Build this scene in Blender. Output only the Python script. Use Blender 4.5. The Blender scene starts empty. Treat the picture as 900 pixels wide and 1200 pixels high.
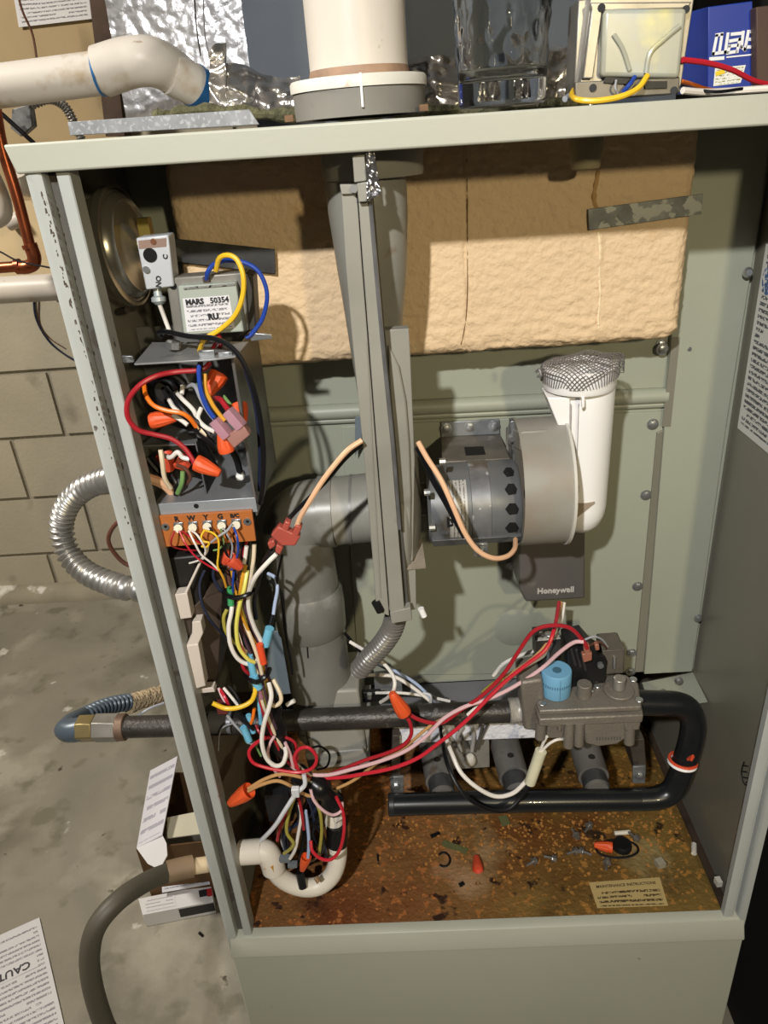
import bpy, bmesh, math, random
from mathutils import Vector, Matrix, noise
random.seed(7)
S = bpy.context.scene
COL = S.collection
H = 1.28                                   # cabinet top above the basement floor
# ---------------------------------------------------------------- camera
F_PX = 862.06
CAM = Vector((0.24659, -0.53977, H - 0.01455))
FW = Vector((-0.0382098, 0.89153216, -0.45134291))
RT = Vector((0.99751044, 0.00723994, -0.07014629))
UP = Vector((0.05926998, 0.45289955, 0.88958927))
cam = bpy.data.cameras.new('camera')
cam.sensor_fit = 'VERTICAL'; cam.sensor_height = 24.0; cam.lens = F_PX * 24.0 / 1200.0
cam.clip_start = 0.02; cam.clip_end = 50
camo = bpy.data.objects.new('camera', cam); COL.objects.link(camo)
m3 = Matrix((RT, UP, -FW)).transposed()
camo.matrix_world = Matrix.Translation(CAM) @ m3.to_4x4()
S.camera = camo
# ---------------------------------------------------------------- view, world, lights
S.view_settings.view_transform = 'Standard'
S.view_settings.look = 'None'
S.view_settings.gamma = 1.0
S.view_settings.use_curve_mapping = False
S.view_settings.exposure = 0.0
W = bpy.data.worlds.new('basement_air'); S.world = W; W.use_nodes = True
W.node_tree.nodes['Background'].inputs['Color'].default_value = (1.0, 0.93, 0.84, 1)
W.node_tree.nodes['Background'].inputs['Strength'].default_value = 0.045
def lamp(name, loc, target, energy, color, size):
    l = bpy.data.lights.new(name, 'AREA'); l.energy = energy; l.color = color
    l.shape = 'DISK'; l.size = size
    o = bpy.data.objects.new(name, l); COL.objects.link(o); o.location = loc
    o.rotation_euler = (Vector(target) - Vector(loc)).to_track_quat('-Z', 'Y').to_euler()
    return o
sl_ = bpy.data.lights.new('work_light', 'SPOT'); sl_.energy = 92; sl_.color = (1.0, 0.985, 0.955); sl_.shadow_soft_size = 0.02
sl_.spot_size = math.radians(66); sl_.spot_blend = 1.0
slo = bpy.data.objects.new('work_light', sl_); COL.objects.link(slo); slo.location = (-0.04, -1.08, H + 0.56)
slo.rotation_euler = (Vector((0.30, 0.12, H - 0.30)) - slo.location).to_track_quat('-Z', 'Y').to_euler()
lamp('room_lamp', (0.66, -1.25, H + 0.22), (0.35, 0.1, H - 0.35), 7.4, (1.0, 0.84, 0.52), 0.06)
lamp('ceiling_lamp', (-1.15, 0.05, H + 0.95), (-0.95, 0.8, 0.1), 38, (1.0, 0.93, 0.82), 0.25)

def at(px, py, Y):
    d = FW + RT * ((px - 450) / F_PX) - UP * ((py - 600) / F_PX)
    return CAM + d * ((Y - CAM.y) / d.y)
def atz(px, py, z):
    d = FW + RT * ((px - 450) / F_PX) - UP * ((py - 600) / F_PX)
    return CAM + d * ((z - CAM.z) / d.z)
def atx(px, py, x):
    d = FW + RT * ((px - 450) / F_PX) - UP * ((py - 600) / F_PX)
    return CAM + d * ((x - CAM.x) / d.x)

# ---------------------------------------------------------------- materials
def lin(c):
    if isinstance(c, str):
        c = [int(c[i:i+2], 16) / 255 for i in (0, 2, 4)]
    return tuple((x / 12.92 if x <= 0.04045 else ((x + 0.055) / 1.055) ** 2.4) for x in c)
MATS = {}
def mat(name, color, rough=0.5, metal=0.0, var=0.12, vs=9, bump=0.0, bs=120, spots=None, sc=0.62, ss=18, trans=0.0, ior=1.45, coat=0.0, detail=5):
    """principled material with noise-driven tone variation, relief and optional stains"""
    if name in MATS: return MATS[name]
    m = bpy.data.materials.new(name); m.use_nodes = True; MATS[name] = m
    nt = m.node_tree; N = nt.nodes; L = nt.links
    b = N['Principled BSDF']
    b.inputs['Roughness'].default_value = rough; b.inputs['Metallic'].default_value = metal
    b.inputs['Transmission Weight'].default_value = trans; b.inputs['IOR'].default_value = ior
    b.inputs['Coat Weight'].default_value = coat
    c = lin(color)
    tc = N.new('ShaderNodeTexCoord'); geo = N.new('ShaderNodeNewGeometry')
    if var > 0:
        nz = N.new('ShaderNodeTexNoise'); nz.inputs['Scale'].default_value = vs; nz.inputs['Detail'].default_value = detail
        L.new(geo.outputs['Position'], nz.inputs['Vector'])
        r = N.new('ShaderNodeValToRGB'); L.new(nz.outputs['Fac'], r.inputs['Fac'])
        r.color_ramp.elements[0].position = 0.3; r.color_ramp.elements[1].position = 0.7
        r.color_ramp.elements[0].color = tuple(x * (1 - var) for x in c) + (1,)
        r.color_ramp.elements[1].color = tuple(min(1, x * (1 + var)) for x in c) + (1,)
        out = r.outputs['Color']
        if spots:
            for k, sp in enumerate(spots):
                col, thr, scl = sp[:3]; soft = sp[3] if len(sp) > 3 else 0.06
                n2 = N.new('ShaderNodeTexNoise'); n2.inputs['Scale'].default_value = scl; n2.inputs['Detail'].default_value = 8
                mp = N.new('ShaderNodeMapping'); mp.inputs['Location'].default_value = (k * 3.1, k * 1.7, k * 2.3)
                L.new(geo.outputs['Position'], mp.inputs['Vector']); L.new(mp.outputs[0], n2.inputs['Vector'])
                r2 = N.new('ShaderNodeValToRGB'); L.new(n2.outputs['Fac'], r2.inputs['Fac'])
                r2.color_ramp.elements[0].position = thr; r2.color_ramp.elements[1].position = thr + soft
                r2.color_ramp.elements[0].color = (0, 0, 0, 1); r2.color_ramp.elements[1].color = (1, 1, 1, 1)
                mx = N.new('ShaderNodeMix'); mx.data_type = 'RGBA'
                L.new(r2.outputs['Color'], mx.inputs['Factor']); L.new(out, mx.inputs['A'])
                mx.inputs['B'].default_value = lin(col) + (1,); out = mx.outputs['Result']
        L.new(out, b.inputs['Base Color'])
    else:
        b.inputs['Base Color'].default_value = c + (1,)
    if bump > 0:
        n3 = N.new('ShaderNodeTexNoise'); n3.inputs['Scale'].default_value = bs; n3.inputs['Detail'].default_value = 4
        L.new(geo.outputs['Position'], n3.inputs['Vector'])
        bp = N.new('ShaderNodeBump'); bp.inputs['Strength'].default_value = bump; bp.inputs['Distance'].default_value = 0.004
        L.new(n3.outputs['Fac'], bp.inputs['Height']); L.new(bp.outputs['Normal'], b.inputs['Normal'])
    return m
def print_mat(name, paper, ink, rows, words=26, fill=0.62, rough=0.55, thr=0.44):
    """paper carrying blocks of small print, laid out in the sheet's own UVs"""
    if name in MATS: return MATS[name]
    m = bpy.data.materials.new(name); m.use_nodes = True; MATS[name] = m
    nt = m.node_tree; N = nt.nodes; L = nt.links; b = N['Principled BSDF']; b.inputs['Roughness'].default_value = rough
    uv = N.new('ShaderNodeUVMap'); sp = N.new('ShaderNodeSeparateXYZ'); L.new(uv.outputs[0], sp.inputs[0])
    def mth(op, a, bb=None):
        n = N.new('ShaderNodeMath'); n.operation = op
        for i, v in enumerate((a, bb)):
            if v is None: continue
            if hasattr(v, 'is_linked'): L.new(v, n.inputs[i])
            else: n.inputs[i].default_value = v
        return n.outputs[0]
    r = mth('MULTIPLY', sp.outputs['Y'], rows); fr = mth('FRACT', r); fl = mth('FLOOR', r)
    band = mth('LESS_THAN', fr, fill)
    cx = N.new('ShaderNodeCombineXYZ')
    L.new(mth('MULTIPLY', sp.outputs['X'], words), cx.inputs[0]); L.new(mth('MULTIPLY', fl, 3.7), cx.inputs[1])
    L.new(mth('MULTIPLY', fr, 1.6), cx.inputs[2])
    nz = N.new('ShaderNodeTexNoise'); nz.inputs['Scale'].default_value = 2.0; nz.inputs['Detail'].default_value = 2
    L.new(cx.outputs[0], nz.inputs['Vector'])
    g = mth('GREATER_THAN', nz.outputs['Fac'], thr)
    cx2 = N.new('ShaderNodeCombineXYZ'); L.new(mth('MULTIPLY', sp.outputs['X'], 1.3), cx2.inputs[0]); L.new(mth('MULTIPLY', fl, 1.9), cx2.inputs[1])
    n2 = N.new('ShaderNodeTexNoise'); n2.inputs['Scale'].default_value = 1.0; L.new(cx2.outputs[0], n2.inputs['Vector'])
    g2 = mth('GREATER_THAN', n2.outputs['Fac'], 0.38)
    mrg = mth('MULTIPLY', mth('GREATER_THAN', sp.outputs['X'], 0.05), mth('LESS_THAN', sp.outputs['X'], 0.95))
    mrg = mth('MULTIPLY', mrg, mth('MULTIPLY', mth('GREATER_THAN', sp.outputs['Y'], 0.04), mth('LESS_THAN', sp.outputs['Y'], 0.96)))
    k = mth('MULTIPLY', mth('MULTIPLY', band, g), mth('MULTIPLY', g2, mrg))
    mx = N.new('ShaderNodeMix'); mx.data_type = 'RGBA'; L.new(k, mx.inputs['Factor'])
    mx.inputs['A'].default_value = lin(paper) + (1,); mx.inputs['B'].default_value = lin(ink) + (1,)
    L.new(mx.outputs['Result'], b.inputs['Base Color'])
    return m

# ---------------------------------------------------------------- geometry helpers
def NB(): return bmesh.new()
def face(bm, vs):
    try: return bm.faces.new(vs)
    except ValueError: return None
def hexa(bm, a, b):
    """a, b: matching loops of points; closed prism between them"""
    va = [bm.verts.new(p) for p in a]; vb = [bm.verts.new(p) for p in b]
    n = len(a); face(bm, va); face(bm, vb[::-1])
    for i in range(n): face(bm, [va[i], vb[i], vb[(i+1) % n], va[(i+1) % n]])
def box(bm, c, s, R=None):
    c = Vector(c); x, y, z = [v / 2 for v in s]
    q = [(-x,-y), (x,-y), (x,y), (-x,y)]
    f = lambda p: c + ((R @ Vector(p)) if R else Vector(p))
    hexa(bm, [f((i, j, -z)) for i, j in q], [f((i, j, z)) for i, j in q])
def boxx(bm, x0, x1, y0, y1, z0, z1):
    box(bm, ((x0+x1)/2, (y0+y1)/2, (z0+z1)/2), (abs(x1-x0), abs(y1-y0), abs(z1-z0)))
def slab(bm, pts, Y, th, dz=0.0):
    """plate whose front face passes through the given sight points at depth Y, th thick behind it"""
    a = [at(p[0], p[1], p[2] if len(p) > 2 else Y) for p in pts]
    hexa(bm, a, [p + Vector((0, th, dz)) for p in a])
def frame_of(t):
    t = t.normalized(); r = Vector((0, 0, 1)) if abs(t.z) < 0.9 else Vector((1, 0, 0))
    a = t.cross(r).normalized(); return a, t.cross(a).normalized()
def smooth_pts(pts, n=6):
    if len(pts) < 3: return [Vector(p) for p in pts]
    P = [Vector(p) for p in pts]; P = [2*P[0]-P[1]] + P + [2*P[-1]-P[-2]]; out = []
    for i in range(1, len(P)-2):
        for k in range(n):
            t = k / n; a, b, c, d = P[i-1:i+3]
            out.append(0.5*((2*b)+(c-a)*t+(2*a-5*b+4*c-d)*t*t+(3*b-a-3*c+d)*t**3))
    out.append(P[-2]); return out
def tube(bm, pts, r, n=8, sub=6, rad=None, cap=True):
    P = smooth_pts(pts, sub) if sub else [Vector(p) for p in pts]
    rings = []; u = None
    for i, p in enumerate(P):
        t = (P[min(i+1, len(P)-1)] - P[max(i-1, 0)])
        if t.length < 1e-9: t = Vector((0, 0, 1))
        t.normalize()
        if u is None: u, w = frame_of(t)
        else:
            u = (u - t * u.dot(t)); u = u.normalized() if u.length > 1e-6 else frame_of(t)[0]
        w = t.cross(u)
        rr = rad(i / max(1, len(P)-1), i) if rad else r
        rings.append([bm.verts.new(p + (u*math.cos(2*math.pi*k/n) + w*math.sin(2*math.pi*k/n))*rr) for k in range(n)])
    for a, b in zip(rings, rings[1:]):
        for k in range(n): face(bm, [a[k], a[(k+1) % n], b[(k+1) % n], b[k]])
    if cap: face(bm, rings[0][::-1]); face(bm, rings[-1])
    return P
def cyl(bm, a, b, r, r2=None, n=20):
    a, b = Vector(a), Vector(b); r2 = r if r2 is None else r2
    u, w = frame_of(b - a)
    ra = [a + (u*math.cos(2*math.pi*k/n) + w*math.sin(2*math.pi*k/n))*r for k in range(n)]
    rb = [b + (u*math.cos(2*math.pi*k/n) + w*math.sin(2*math.pi*k/n))*r2 for k in range(n)]
    hexa(bm, ra, rb)
def lathe(bm, prof, o, ax, n=32, closed=True):
    """prof: (radius, distance along axis)"""
    o = Vector(o); ax = Vector(ax).normalized(); u, w = frame_of(ax); rings = []
    for r, t in prof:
        if r < 1e-6: rings.append([bm.verts.new(o + ax*t)])
        else: rings.append([bm.verts.new(o + ax*t + (u*math.cos(2*math.pi*k/n) + w*math.sin(2*math.pi*k/n))*r) for k in range(n)])
    for a, b in zip(rings, rings[1:]):
        if len(a) == 1 and len(b) == 1: continue
        for k in range(n):
            if len(a) == 1: face(bm, [a[0], b[(k+1) % n], b[k]])
            elif len(b) == 1: face(bm, [a[k], a[(k+1) % n], b[0]])
            else: face(bm, [a[k], a[(k+1) % n], b[(k+1) % n], b[k]])
    if closed:
        if len(rings[0]) > 1: face(bm, rings[0][::-1])
        if len(rings[-1]) > 1: face(bm, rings[-1])
def rbox(bm, c, s, r, n=(4, 4, 4), R=None, disp=None):
    """box with rounded edges; disp(p, normal) -> offset along normal"""
    c = Vector(c); h = Vector(s) / 2; cache = {}
    def V(p):
        k = tuple(round(x, 6) for x in p)
        if k in cache: return cache[k]
        q = Vector([max(-h[i]+r, min(h[i]-r, p[i])) for i in range(3)])
        d = Vector(p) - q
        nn = d.normalized() if d.length > 1e-9 else Vector((0, 0, 1))
        pt = q + nn * r
        pt = (R @ pt if R else pt) + c
        if disp: pt = pt + (R @ nn if R else nn) * disp(pt)
        v = bm.verts.new(pt); cache[k] = v; return v
    for ax in range(3):
        i, j = [k for k in range(3) if k != ax]
        for sg in (-1, 1):
            for a in range(n[i]):
                for b in range(n[j]):
                    qs = []
                    for da, db in ((0,0), (1,0), (1,1), (0,1)):
                        p = [0, 0, 0]; p[ax] = sg*h[ax]
                        p[i] = -h[i] + 2*h[i]*(a+da)/n[i]; p[j] = -h[j] + 2*h[j]*(b+db)/n[j]
                        qs.append(V(p))
                    face(bm, qs)
def merge_text(bm, body, size, o, xd, yd, ext=0.0003, align='CENTER', shear=0, bold=0):
    cu = bpy.data.curves.new('t', 'FONT'); cu.body = body; cu.size = size; cu.extrude = ext
    cu.align_x = align; cu.align_y = 'CENTER'; cu.shear = shear; cu.offset = bold; cu.resolution_u = 2
    t = bpy.data.objects.new('t', cu); COL.objects.link(t)
    dg = bpy.context.evaluated_depsgraph_get(); me = bpy.data.meshes.new_from_object(t.evaluated_get(dg))
    xd = Vector(xd).normalized(); yd = Vector(yd); yd = (yd - xd*yd.dot(xd)).normalized(); zd = xd.cross(yd)
    me.transform(Matrix.Translation(Vector(o)) @ Matrix((xd, yd, zd)).transposed().to_4x4())
    bm.from_mesh(me); bpy.data.objects.remove(t); bpy.data.curves.remove(cu); bpy.data.meshes.remove(me)

# ---------------------------------------------------------------- object helpers
def wloc(o):
    p = Vector((0, 0, 0))
    while o: p += Vector(o.location); o = o.parent
    return p
def ob(name, bm, m, parent=None, smooth=True, ang=35, bev=0, label=None, kind=None, keep=False, segs=2, wn=True):
    bmesh.ops.recalc_face_normals(bm, faces=bm.faces[:])
    me = bpy.data.meshes.new(name)
    c = Vector((0, 0, 0))
    if not keep and len(bm.verts):
        lo = Vector([min(v.co[i] for v in bm.verts) for i in range(3)]); hi = Vector([max(v.co[i] for v in bm.verts) for i in range(3)])
        c = (lo + hi) / 2
        if parent is None: c.z = lo.z
    for v in bm.verts: v.co -= c
    bm.to_mesh(me); bm.free()
    if smooth:
        for p in me.polygons: p.use_smooth = True
        me.set_sharp_from_angle(angle=math.radians(ang))
    for mm in (m if isinstance(m, (list, tuple)) else [m]): me.materials.append(mm)
    o = bpy.data.objects.new(name, me); COL.objects.link(o)
    o.location = c - (wloc(parent) if parent else Vector((0, 0, 0)))
    if parent: o.parent = parent
    if bev:
        b = o.modifiers.new('bevel', 'BEVEL'); b.width = bev; b.segments = segs; b.limit_method = 'ANGLE'; b.angle_limit = math.radians(40)
    if label: o['label'] = label
    if kind: o['kind'] = kind
    return o
def thing(name, label, cat, loc, group=None):
    o = bpy.data.objects.new(name, None); COL.objects.link(o); o.location = loc
    o.empty_display_size = 0.02
    o['label'] = label; o['category'] = cat
    if group: o['group'] = group
    return o
def tag(o, label, cat, group=None):
    o['label'] = label; o['category'] = cat
    if group: o['group'] = group
    return o
def struct(name, bm, m, parent=None, **k):
    o = ob(name, bm, m, parent, **k)
    if parent is None: o['kind'] = 'structure'
    return o
def sheet(name, c4, th, m, parent=None, label=None, back=Vector((0, 0, 0))):
    """thin printed sheet with its own UVs; c4 = bottom-left, bottom-right, top-right, top-left"""
    bm = NB(); uvl = bm.loops.layers.uv.new('UVMap')
    c4 = [Vector(p) for p in c4]; nrm = (c4[1]-c4[0]).cross(c4[3]-c4[0]).normalized()
    a = [bm.verts.new(p) for p in c4]; b = [bm.verts.new(p - nrm*th) for p in c4]
    f = bm.faces.new(a)
    for l, uv in zip(f.loops, ((0, 0), (1, 0), (1, 1), (0, 1))): l[uvl].uv = uv
    bm.faces.new(b[::-1])
    for i in range(4): bm.faces.new([a[i], b[i], b[(i+1) % 4], a[(i+1) % 4]])
    o = ob(name, bm, m, parent, smooth=False)
    if label: o['label'] = label
    return o
def inst(src, name, loc, parent, R=None):
    o = src.copy(); o.name = name; COL.objects.link(o); o.parent = parent
    o.location = Vector(loc) - (wloc(parent) if parent else Vector((0, 0, 0)))
    return o

# ---------------------------------------------------------------- palette
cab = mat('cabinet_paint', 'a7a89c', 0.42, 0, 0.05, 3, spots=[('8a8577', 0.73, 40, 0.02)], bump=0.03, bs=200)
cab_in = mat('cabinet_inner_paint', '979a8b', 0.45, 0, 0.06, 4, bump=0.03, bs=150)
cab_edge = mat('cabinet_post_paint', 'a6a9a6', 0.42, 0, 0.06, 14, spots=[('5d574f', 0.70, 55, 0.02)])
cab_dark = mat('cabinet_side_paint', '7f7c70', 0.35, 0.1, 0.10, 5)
rust = mat('rusty_pan', '6d5632', 0.55, 0.0, 0.22, 12, bump=0.5, bs=180,
           spots=[('5f3a1c', 0.47, 5, 0.16), ('93683a', 0.58, 110, 0.05), ('94836a', 0.60, 9, 0.12), ('2f2015', 0.61, 48, 0.05), ('3c2412', 0.58, 11, 0.14), ('a5743c', 0.64, 170, 0.04)])
galv = mat('galvanised', '9a9c9e', 0.38, 0.75, 0.25, 60, spots=[('6e7072', 0.55, 90, 0.03)])
galv_d = mat('galvanised_dull', '77787a', 0.5, 0.5, 0.35, 70, spots=[('48494a', 0.55, 60, 0.05)])
steel = mat('plated_steel', 'b6b8ba', 0.3, 0.85, 0.08, 30)
plast = mat('grey_plastic', '86847c', 0.45, 0, 0.12, 14, spots=[('6d6a60', 0.60, 25, 0.14), ('7a6a58', 0.70, 30, 0.06)])
plast_d = mat('grey_pipe_plastic', '73726d', 0.34, 0, 0.16, 14, spots=[('8b8a86', 0.58, 22, 0.12), ('5d5850', 0.62, 10, 0.1), ('6b5c48', 0.70, 24, 0.05)])
blackp = mat('black_plastic', '131315', 0.45, 0, 0.1, 20)
blackpipe = mat('black_painted_pipe', '17191c', 0.3, 0.1, 0.12, 30, coat=0.2)
iron = mat('black_iron', '3a3633', 0.42, 0.35, 0.3, 40, bump=0.2, bs=250, spots=[('6a6560', 0.64, 60, 0.03)])
pvc = mat('old_white_pvc', 'c6beb4', 0.42, 0, 0.06, 10, spots=[('b09a80', 0.60, 16, 0.1), ('8d7256', 0.69, 45, 0.05)])
pvc2 = mat('drain_pipe_pvc', 'd6d0c8', 0.4, 0, 0.05, 10, spots=[('b9a68e', 0.58, 20, 0.12), ('8a6f54', 0.68, 38, 0.05)])
white = mat('white_plastic', 'e9e7e6', 0.35, 0, 0.02, 10)
alu = mat('cast_aluminium', '7e776e', 0.5, 0.35, 0.10, 30, bump=0.25, bs=400)
# ================================================================ SETTING
floor_m = mat('stained_concrete_floor', '8d887b', 0.5, 0, 0.2, 3.4, bump=0.2, bs=45, detail=9,
              spots=[('6c675a', 0.52, 3.2, 0.16), ('a5a092', 0.56, 5, 0.12), ('767263', 0.58, 14, 0.1), ('c9c6bc', 0.69, 11, 0.04), ('4c463b', 0.70, 26, 0.04)])
bm = NB(); boxx(bm, -2.4, 2.0, -2.2, 1.6, -0.06, 0.0); struct('floor', bm, floor_m, smooth=False)
block_m = mat('painted_block', 'b3ab98', 0.7, 0, 0.08, 5, bump=0.3, bs=90, spots=[('8f8878', 0.62, 6, 0.12)])
mort_m = mat('mortar', '9b9586', 0.8, 0, 0.1, 20, bump=0.3, bs=150)
bm = NB(); boxx(bm, -2.4, 2.0, 1.512, 1.7, 0, 2.35); wall = struct('wall_back', bm, mort_m, smooth=False)
# courses measured from the visible joints
proto = {}
z0 = at(50, 700, 1.5).z
joints = [at(50, y, 1.5).z for y in (648, 583, 508, 433, 352)]
ch = (joints[3] - joints[0]) / 3.0
xj = at(86, 545, 1.5).x; bw = 0.40
rows = [joints[0] + ch * k for k in range(-1, 7)]
for r, zb in enumerate(rows):
    zlo = max(0.0, zb); zt = zb + ch - 0.010
    if zt - zlo < 0.03: continue
    off = (at(46, 620, 1.5).x, at(86, 545, 1.5).x)[r % 2] if True else 0
    # row r=1 spans 583..648, vertical joint near x=46; the row above near x=86
    x = off - 4 * bw
    while x < 1.3:
        key = round(zt - zlo, 4)
        if key not in proto:
            bm = NB(); rbox(bm, (0, 0, 0), (bw - 0.010, 0.02, zt - zlo), 0.004, (1, 1, 1))
            o = ob('block', bm, block_m, wall); proto[key] = o; o.location = Vector((x + bw/2, 1.510, (zt+zlo)/2)) - wloc(wall)
        else:
            inst(proto[key], 'block', (x + bw/2, 1.510, (zt+zlo)/2), wall)
        x += bw
bm = NB()   # cove of mortar at the foot of the wall
tube(bm, [(-2.2, 1.50, 0.0), (-0.8, 1.495, 0.0), (1.2, 1.50, 0.0)], 0.045, n=12, sub=6)
struct('baseboard_back', bm, mat('whitened_cove', '98917f', 0.8, 0, 0.15, 8, bump=0.3, bs=60, spots=[('dedbd2', 0.60, 9, 0.05)]))
gap_dark = mat('gap_panel_dark', '100f0e', 0.8, 0, 0.1, 5)
bm = NB(); boxx(bm, 0.70, 0.76, -0.12, 1.51, 0, 2.35); struct('dark_panel_right', bm, gap_dark, smooth=False)  # near-black panel put in to fill the dark space beside the cabinet
bm = NB(); boxx(bm, -2.5, -2.4, -2.2, 1.6, 0, 2.35); struct('wall_left', bm, block_m, smooth=False)
bm = NB(); boxx(bm, -2.4, 2.0, -0.2, 1.6, 2.35, 2.42); struct('ceiling', bm, mat('ceiling_joist_board', '6b5a45', 0.8, 0, 0.2, 8), smooth=False)
# tan board, stud behind the furnace
bm = NB(); slab(bm, [(-160, -160), (125, -160), (137, 140), (150, 255), (-150, 275)], 1.44, 0.02)
tag(ob('wall_board', bm, mat('tan_board', 'a8936f', 0.75, 0, 0.08, 6, bump=0.1, bs=60), smooth=False), 'tan board fixed to the block wall behind the white pipe', 'board')
bm = NB(); slab(bm, [(100, -40), (124, -40), (146, 160), (124, 160)], 1.36, 0.05)
tag(ob('wooden_stud', bm, mat('dark_stud', '4a3a30', 0.8, 0, 0.25, 20, bump=0.2, bs=60), smooth=False), 'dark brown upright stud between tan board and foil', 'stud')
sheet('notice_paper', [at(22, 32, 1.43), at(108, 22, 1.43), at(100, -45, 1.43), at(10, -40, 1.43)], 0.002,
      print_mat('notice_print', 'cfcdd0', '6f6d72', 14, 30, 0.4))
tag(bpy.data.objects['notice_paper'], 'white printed notice taped to the tan board', 'paper')

# ================================================================ CABINET
X0, X1 = 0.0, 0.600
zb = H - 0.856; zf = H - 0.832
fur = thing('furnace_cabinet', 'grey-green sheet metal furnace cabinet standing open with its door off', 'furnace', (0.3, 0.3, 0))
# top panel with rolled front edge
bm = NB(); dz = -0.0073
a = [Vector((-0.007, -0.003, H - 0.0005)), Vector((0.607, -0.003, H + dz)), Vector((0.607, -0.003, H + dz - 0.0185)), Vector((-0.003, -0.003, H - 0.0185))]
hexa(bm, a, [p + Vector((0, 0.009, 0)) for p in a])
ob('top_rail', bm, cab, fur, bev=0.0015)
bm = NB(); boxx(bm, -0.003, 0.603, 0.006, 0.62, H - 0.012, H - 0.010); ob('top_panel', bm, cab_dark, fur, smooth=False)
# left post: rolled outer flange, dark groove, inner flange
def extr(bm, prof, z0, z1):
    hexa(bm, [Vector((x, y, z0)) for x, y in prof], [Vector((x, y, z1)) for x, y in prof])
bm = NB(); extr(bm, [(0, 0.02), (0, 0.004), (0.001, 0.0012), (0.004, 0), (0.0095, 0), (0.0118, 0.0012), (0.0125, 0.004), (0.0125, 0.02)], 0.0, H - 0.018)
ob('left_post', bm, cab_edge, fur)
bm = NB(); rc_ = random.Random(5)
for k in range(150):   # flaked paint along the rolled edge
    zz = H - 0.03 - abs(rc_.gauss(0.06, 0.09)); xx = 0.0112 + rc_.uniform(-.0022, .0016); s = rc_.uniform(.0005, .0016)
    rbox_pts = [Vector((xx-s*.5, -.00015 + max(0, xx-.0098)*.75, zz-s*1.3)), Vector((xx+s*.5, -.00015 + max(0, xx+s*.5-.0098)*.75, zz-s)), Vector((xx+s*.4, -.00015 + max(0, xx+s*.4-.0098)*.75, zz+s*1.2)), Vector((xx-s*.3, -.00015 + max(0, xx-.0098)*.75, zz+s))]
    hexa(bm, rbox_pts, [p + Vector((0, .0004, 0)) for p in rbox_pts])
ob('paint_chips', bm, mat('bare_chip', '4c4238', .7, .1, .2, 200), fur, smooth=False, kind='stuff')
bm = NB(); extr(bm, [(0.0125, 0.0105), (0.0205, 0.0105), (0.0205, 0.02), (0.0125, 0.02)], zb, H - 0.018)
ob('post_groove', bm, mat('post_groove_dark', '4b4843', 0.6, 0, 0.15, 30, spots=[('3c3630', 0.6, 40, 0.04)]), fur, smooth=False)  # groove coloured darker than the flanges on either side
bm = NB(); extr(bm, [(0.0205, 0.02), (0.0205, 0.004), (0.0213, 0.003), (0.0292, 0.003), (0.030, 0.004), (0.030, 0.02)], zb, H - 0.018)
ob('inner_post', bm, cab_edge, fur)
bm = NB(); extr(bm, [(0.600, 0.02), (0.600, 0.004), (0.598, 0.0), (0.592, 0.0), (0.590, 0.004), (0.590, 0.010), (0.585, 0.010), (0.585, 0.02)], 0.0, H - 0.018)
ob('right_post', bm, cab_edge, fur)
bm = NB(); extr(bm, [(0.5745, 0.012), (0.5745, 0.004), (0.576, 0.003), (0.584, 0.003), (0.585, 0.004), (0.585, 0.012)], zb, H - 0.018)
ob('inner_post', bm, cab_edge, fur)
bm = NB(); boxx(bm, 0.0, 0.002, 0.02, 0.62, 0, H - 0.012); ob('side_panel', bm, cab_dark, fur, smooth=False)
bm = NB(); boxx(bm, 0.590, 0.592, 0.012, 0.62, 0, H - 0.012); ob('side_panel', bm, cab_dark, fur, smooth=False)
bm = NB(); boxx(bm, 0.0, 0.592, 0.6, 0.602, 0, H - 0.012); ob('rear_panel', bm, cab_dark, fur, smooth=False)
# lower panel with its folded ledge
bm = NB(); boxx(bm, 0.003, 0.5975, -0.004, 0.0, 0.02, zb - 0.002); ob('lower_panel', bm, cab, fur, bev=0.0012)
bm = NB()
pr = [(-0.008, zb - 0.0035), (-0.0085, zb), (0.000, zf - 0.003), (0.004, zf - 0.001), (0.012, zf - 0.001), (0.012, zb - 0.0035)]
hexa(bm, [Vector((0.004, y, z)) for y, z in pr], [Vector((0.5965, y, z)) for y, z in pr])
ob('folded_ledge', bm, cab, fur, bev=0.0006)
# floor pan
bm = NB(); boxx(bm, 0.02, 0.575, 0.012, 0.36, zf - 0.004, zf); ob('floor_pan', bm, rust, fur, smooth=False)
bm = NB(); boxx(bm, 0.575, 0.590, 0.012, 0.36, zf - 0.02, zf - 0.012); ob('floor_gutter', bm, mat('dirty_gutter', '3b2e22', 0.7, 0, 0.3, 40), fur, smooth=False)
bm = NB(); boxx(bm, 0.002, 0.020, 0.012, 0.36, zf - 0.004, zf - 0.002); ob('floor_edge', bm, cab_dark, fur, smooth=False)
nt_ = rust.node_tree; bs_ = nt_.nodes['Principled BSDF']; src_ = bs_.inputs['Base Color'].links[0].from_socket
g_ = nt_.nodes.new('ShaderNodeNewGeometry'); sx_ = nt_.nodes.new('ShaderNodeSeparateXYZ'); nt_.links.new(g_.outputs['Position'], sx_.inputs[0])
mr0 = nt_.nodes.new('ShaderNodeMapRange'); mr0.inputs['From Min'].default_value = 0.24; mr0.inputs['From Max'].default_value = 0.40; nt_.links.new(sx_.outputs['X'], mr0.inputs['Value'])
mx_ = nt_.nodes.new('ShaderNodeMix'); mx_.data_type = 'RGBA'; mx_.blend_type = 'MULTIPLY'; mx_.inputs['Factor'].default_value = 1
cr_ = nt_.nodes.new('ShaderNodeValToRGB'); cr_.color_ramp.elements[0].color = (1.15, 0.86, 0.78, 1); cr_.color_ramp.elements[1].color = (1.0, 1.02, 0.72, 1)  # tints the pan redder to the left, more olive to the right
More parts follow.
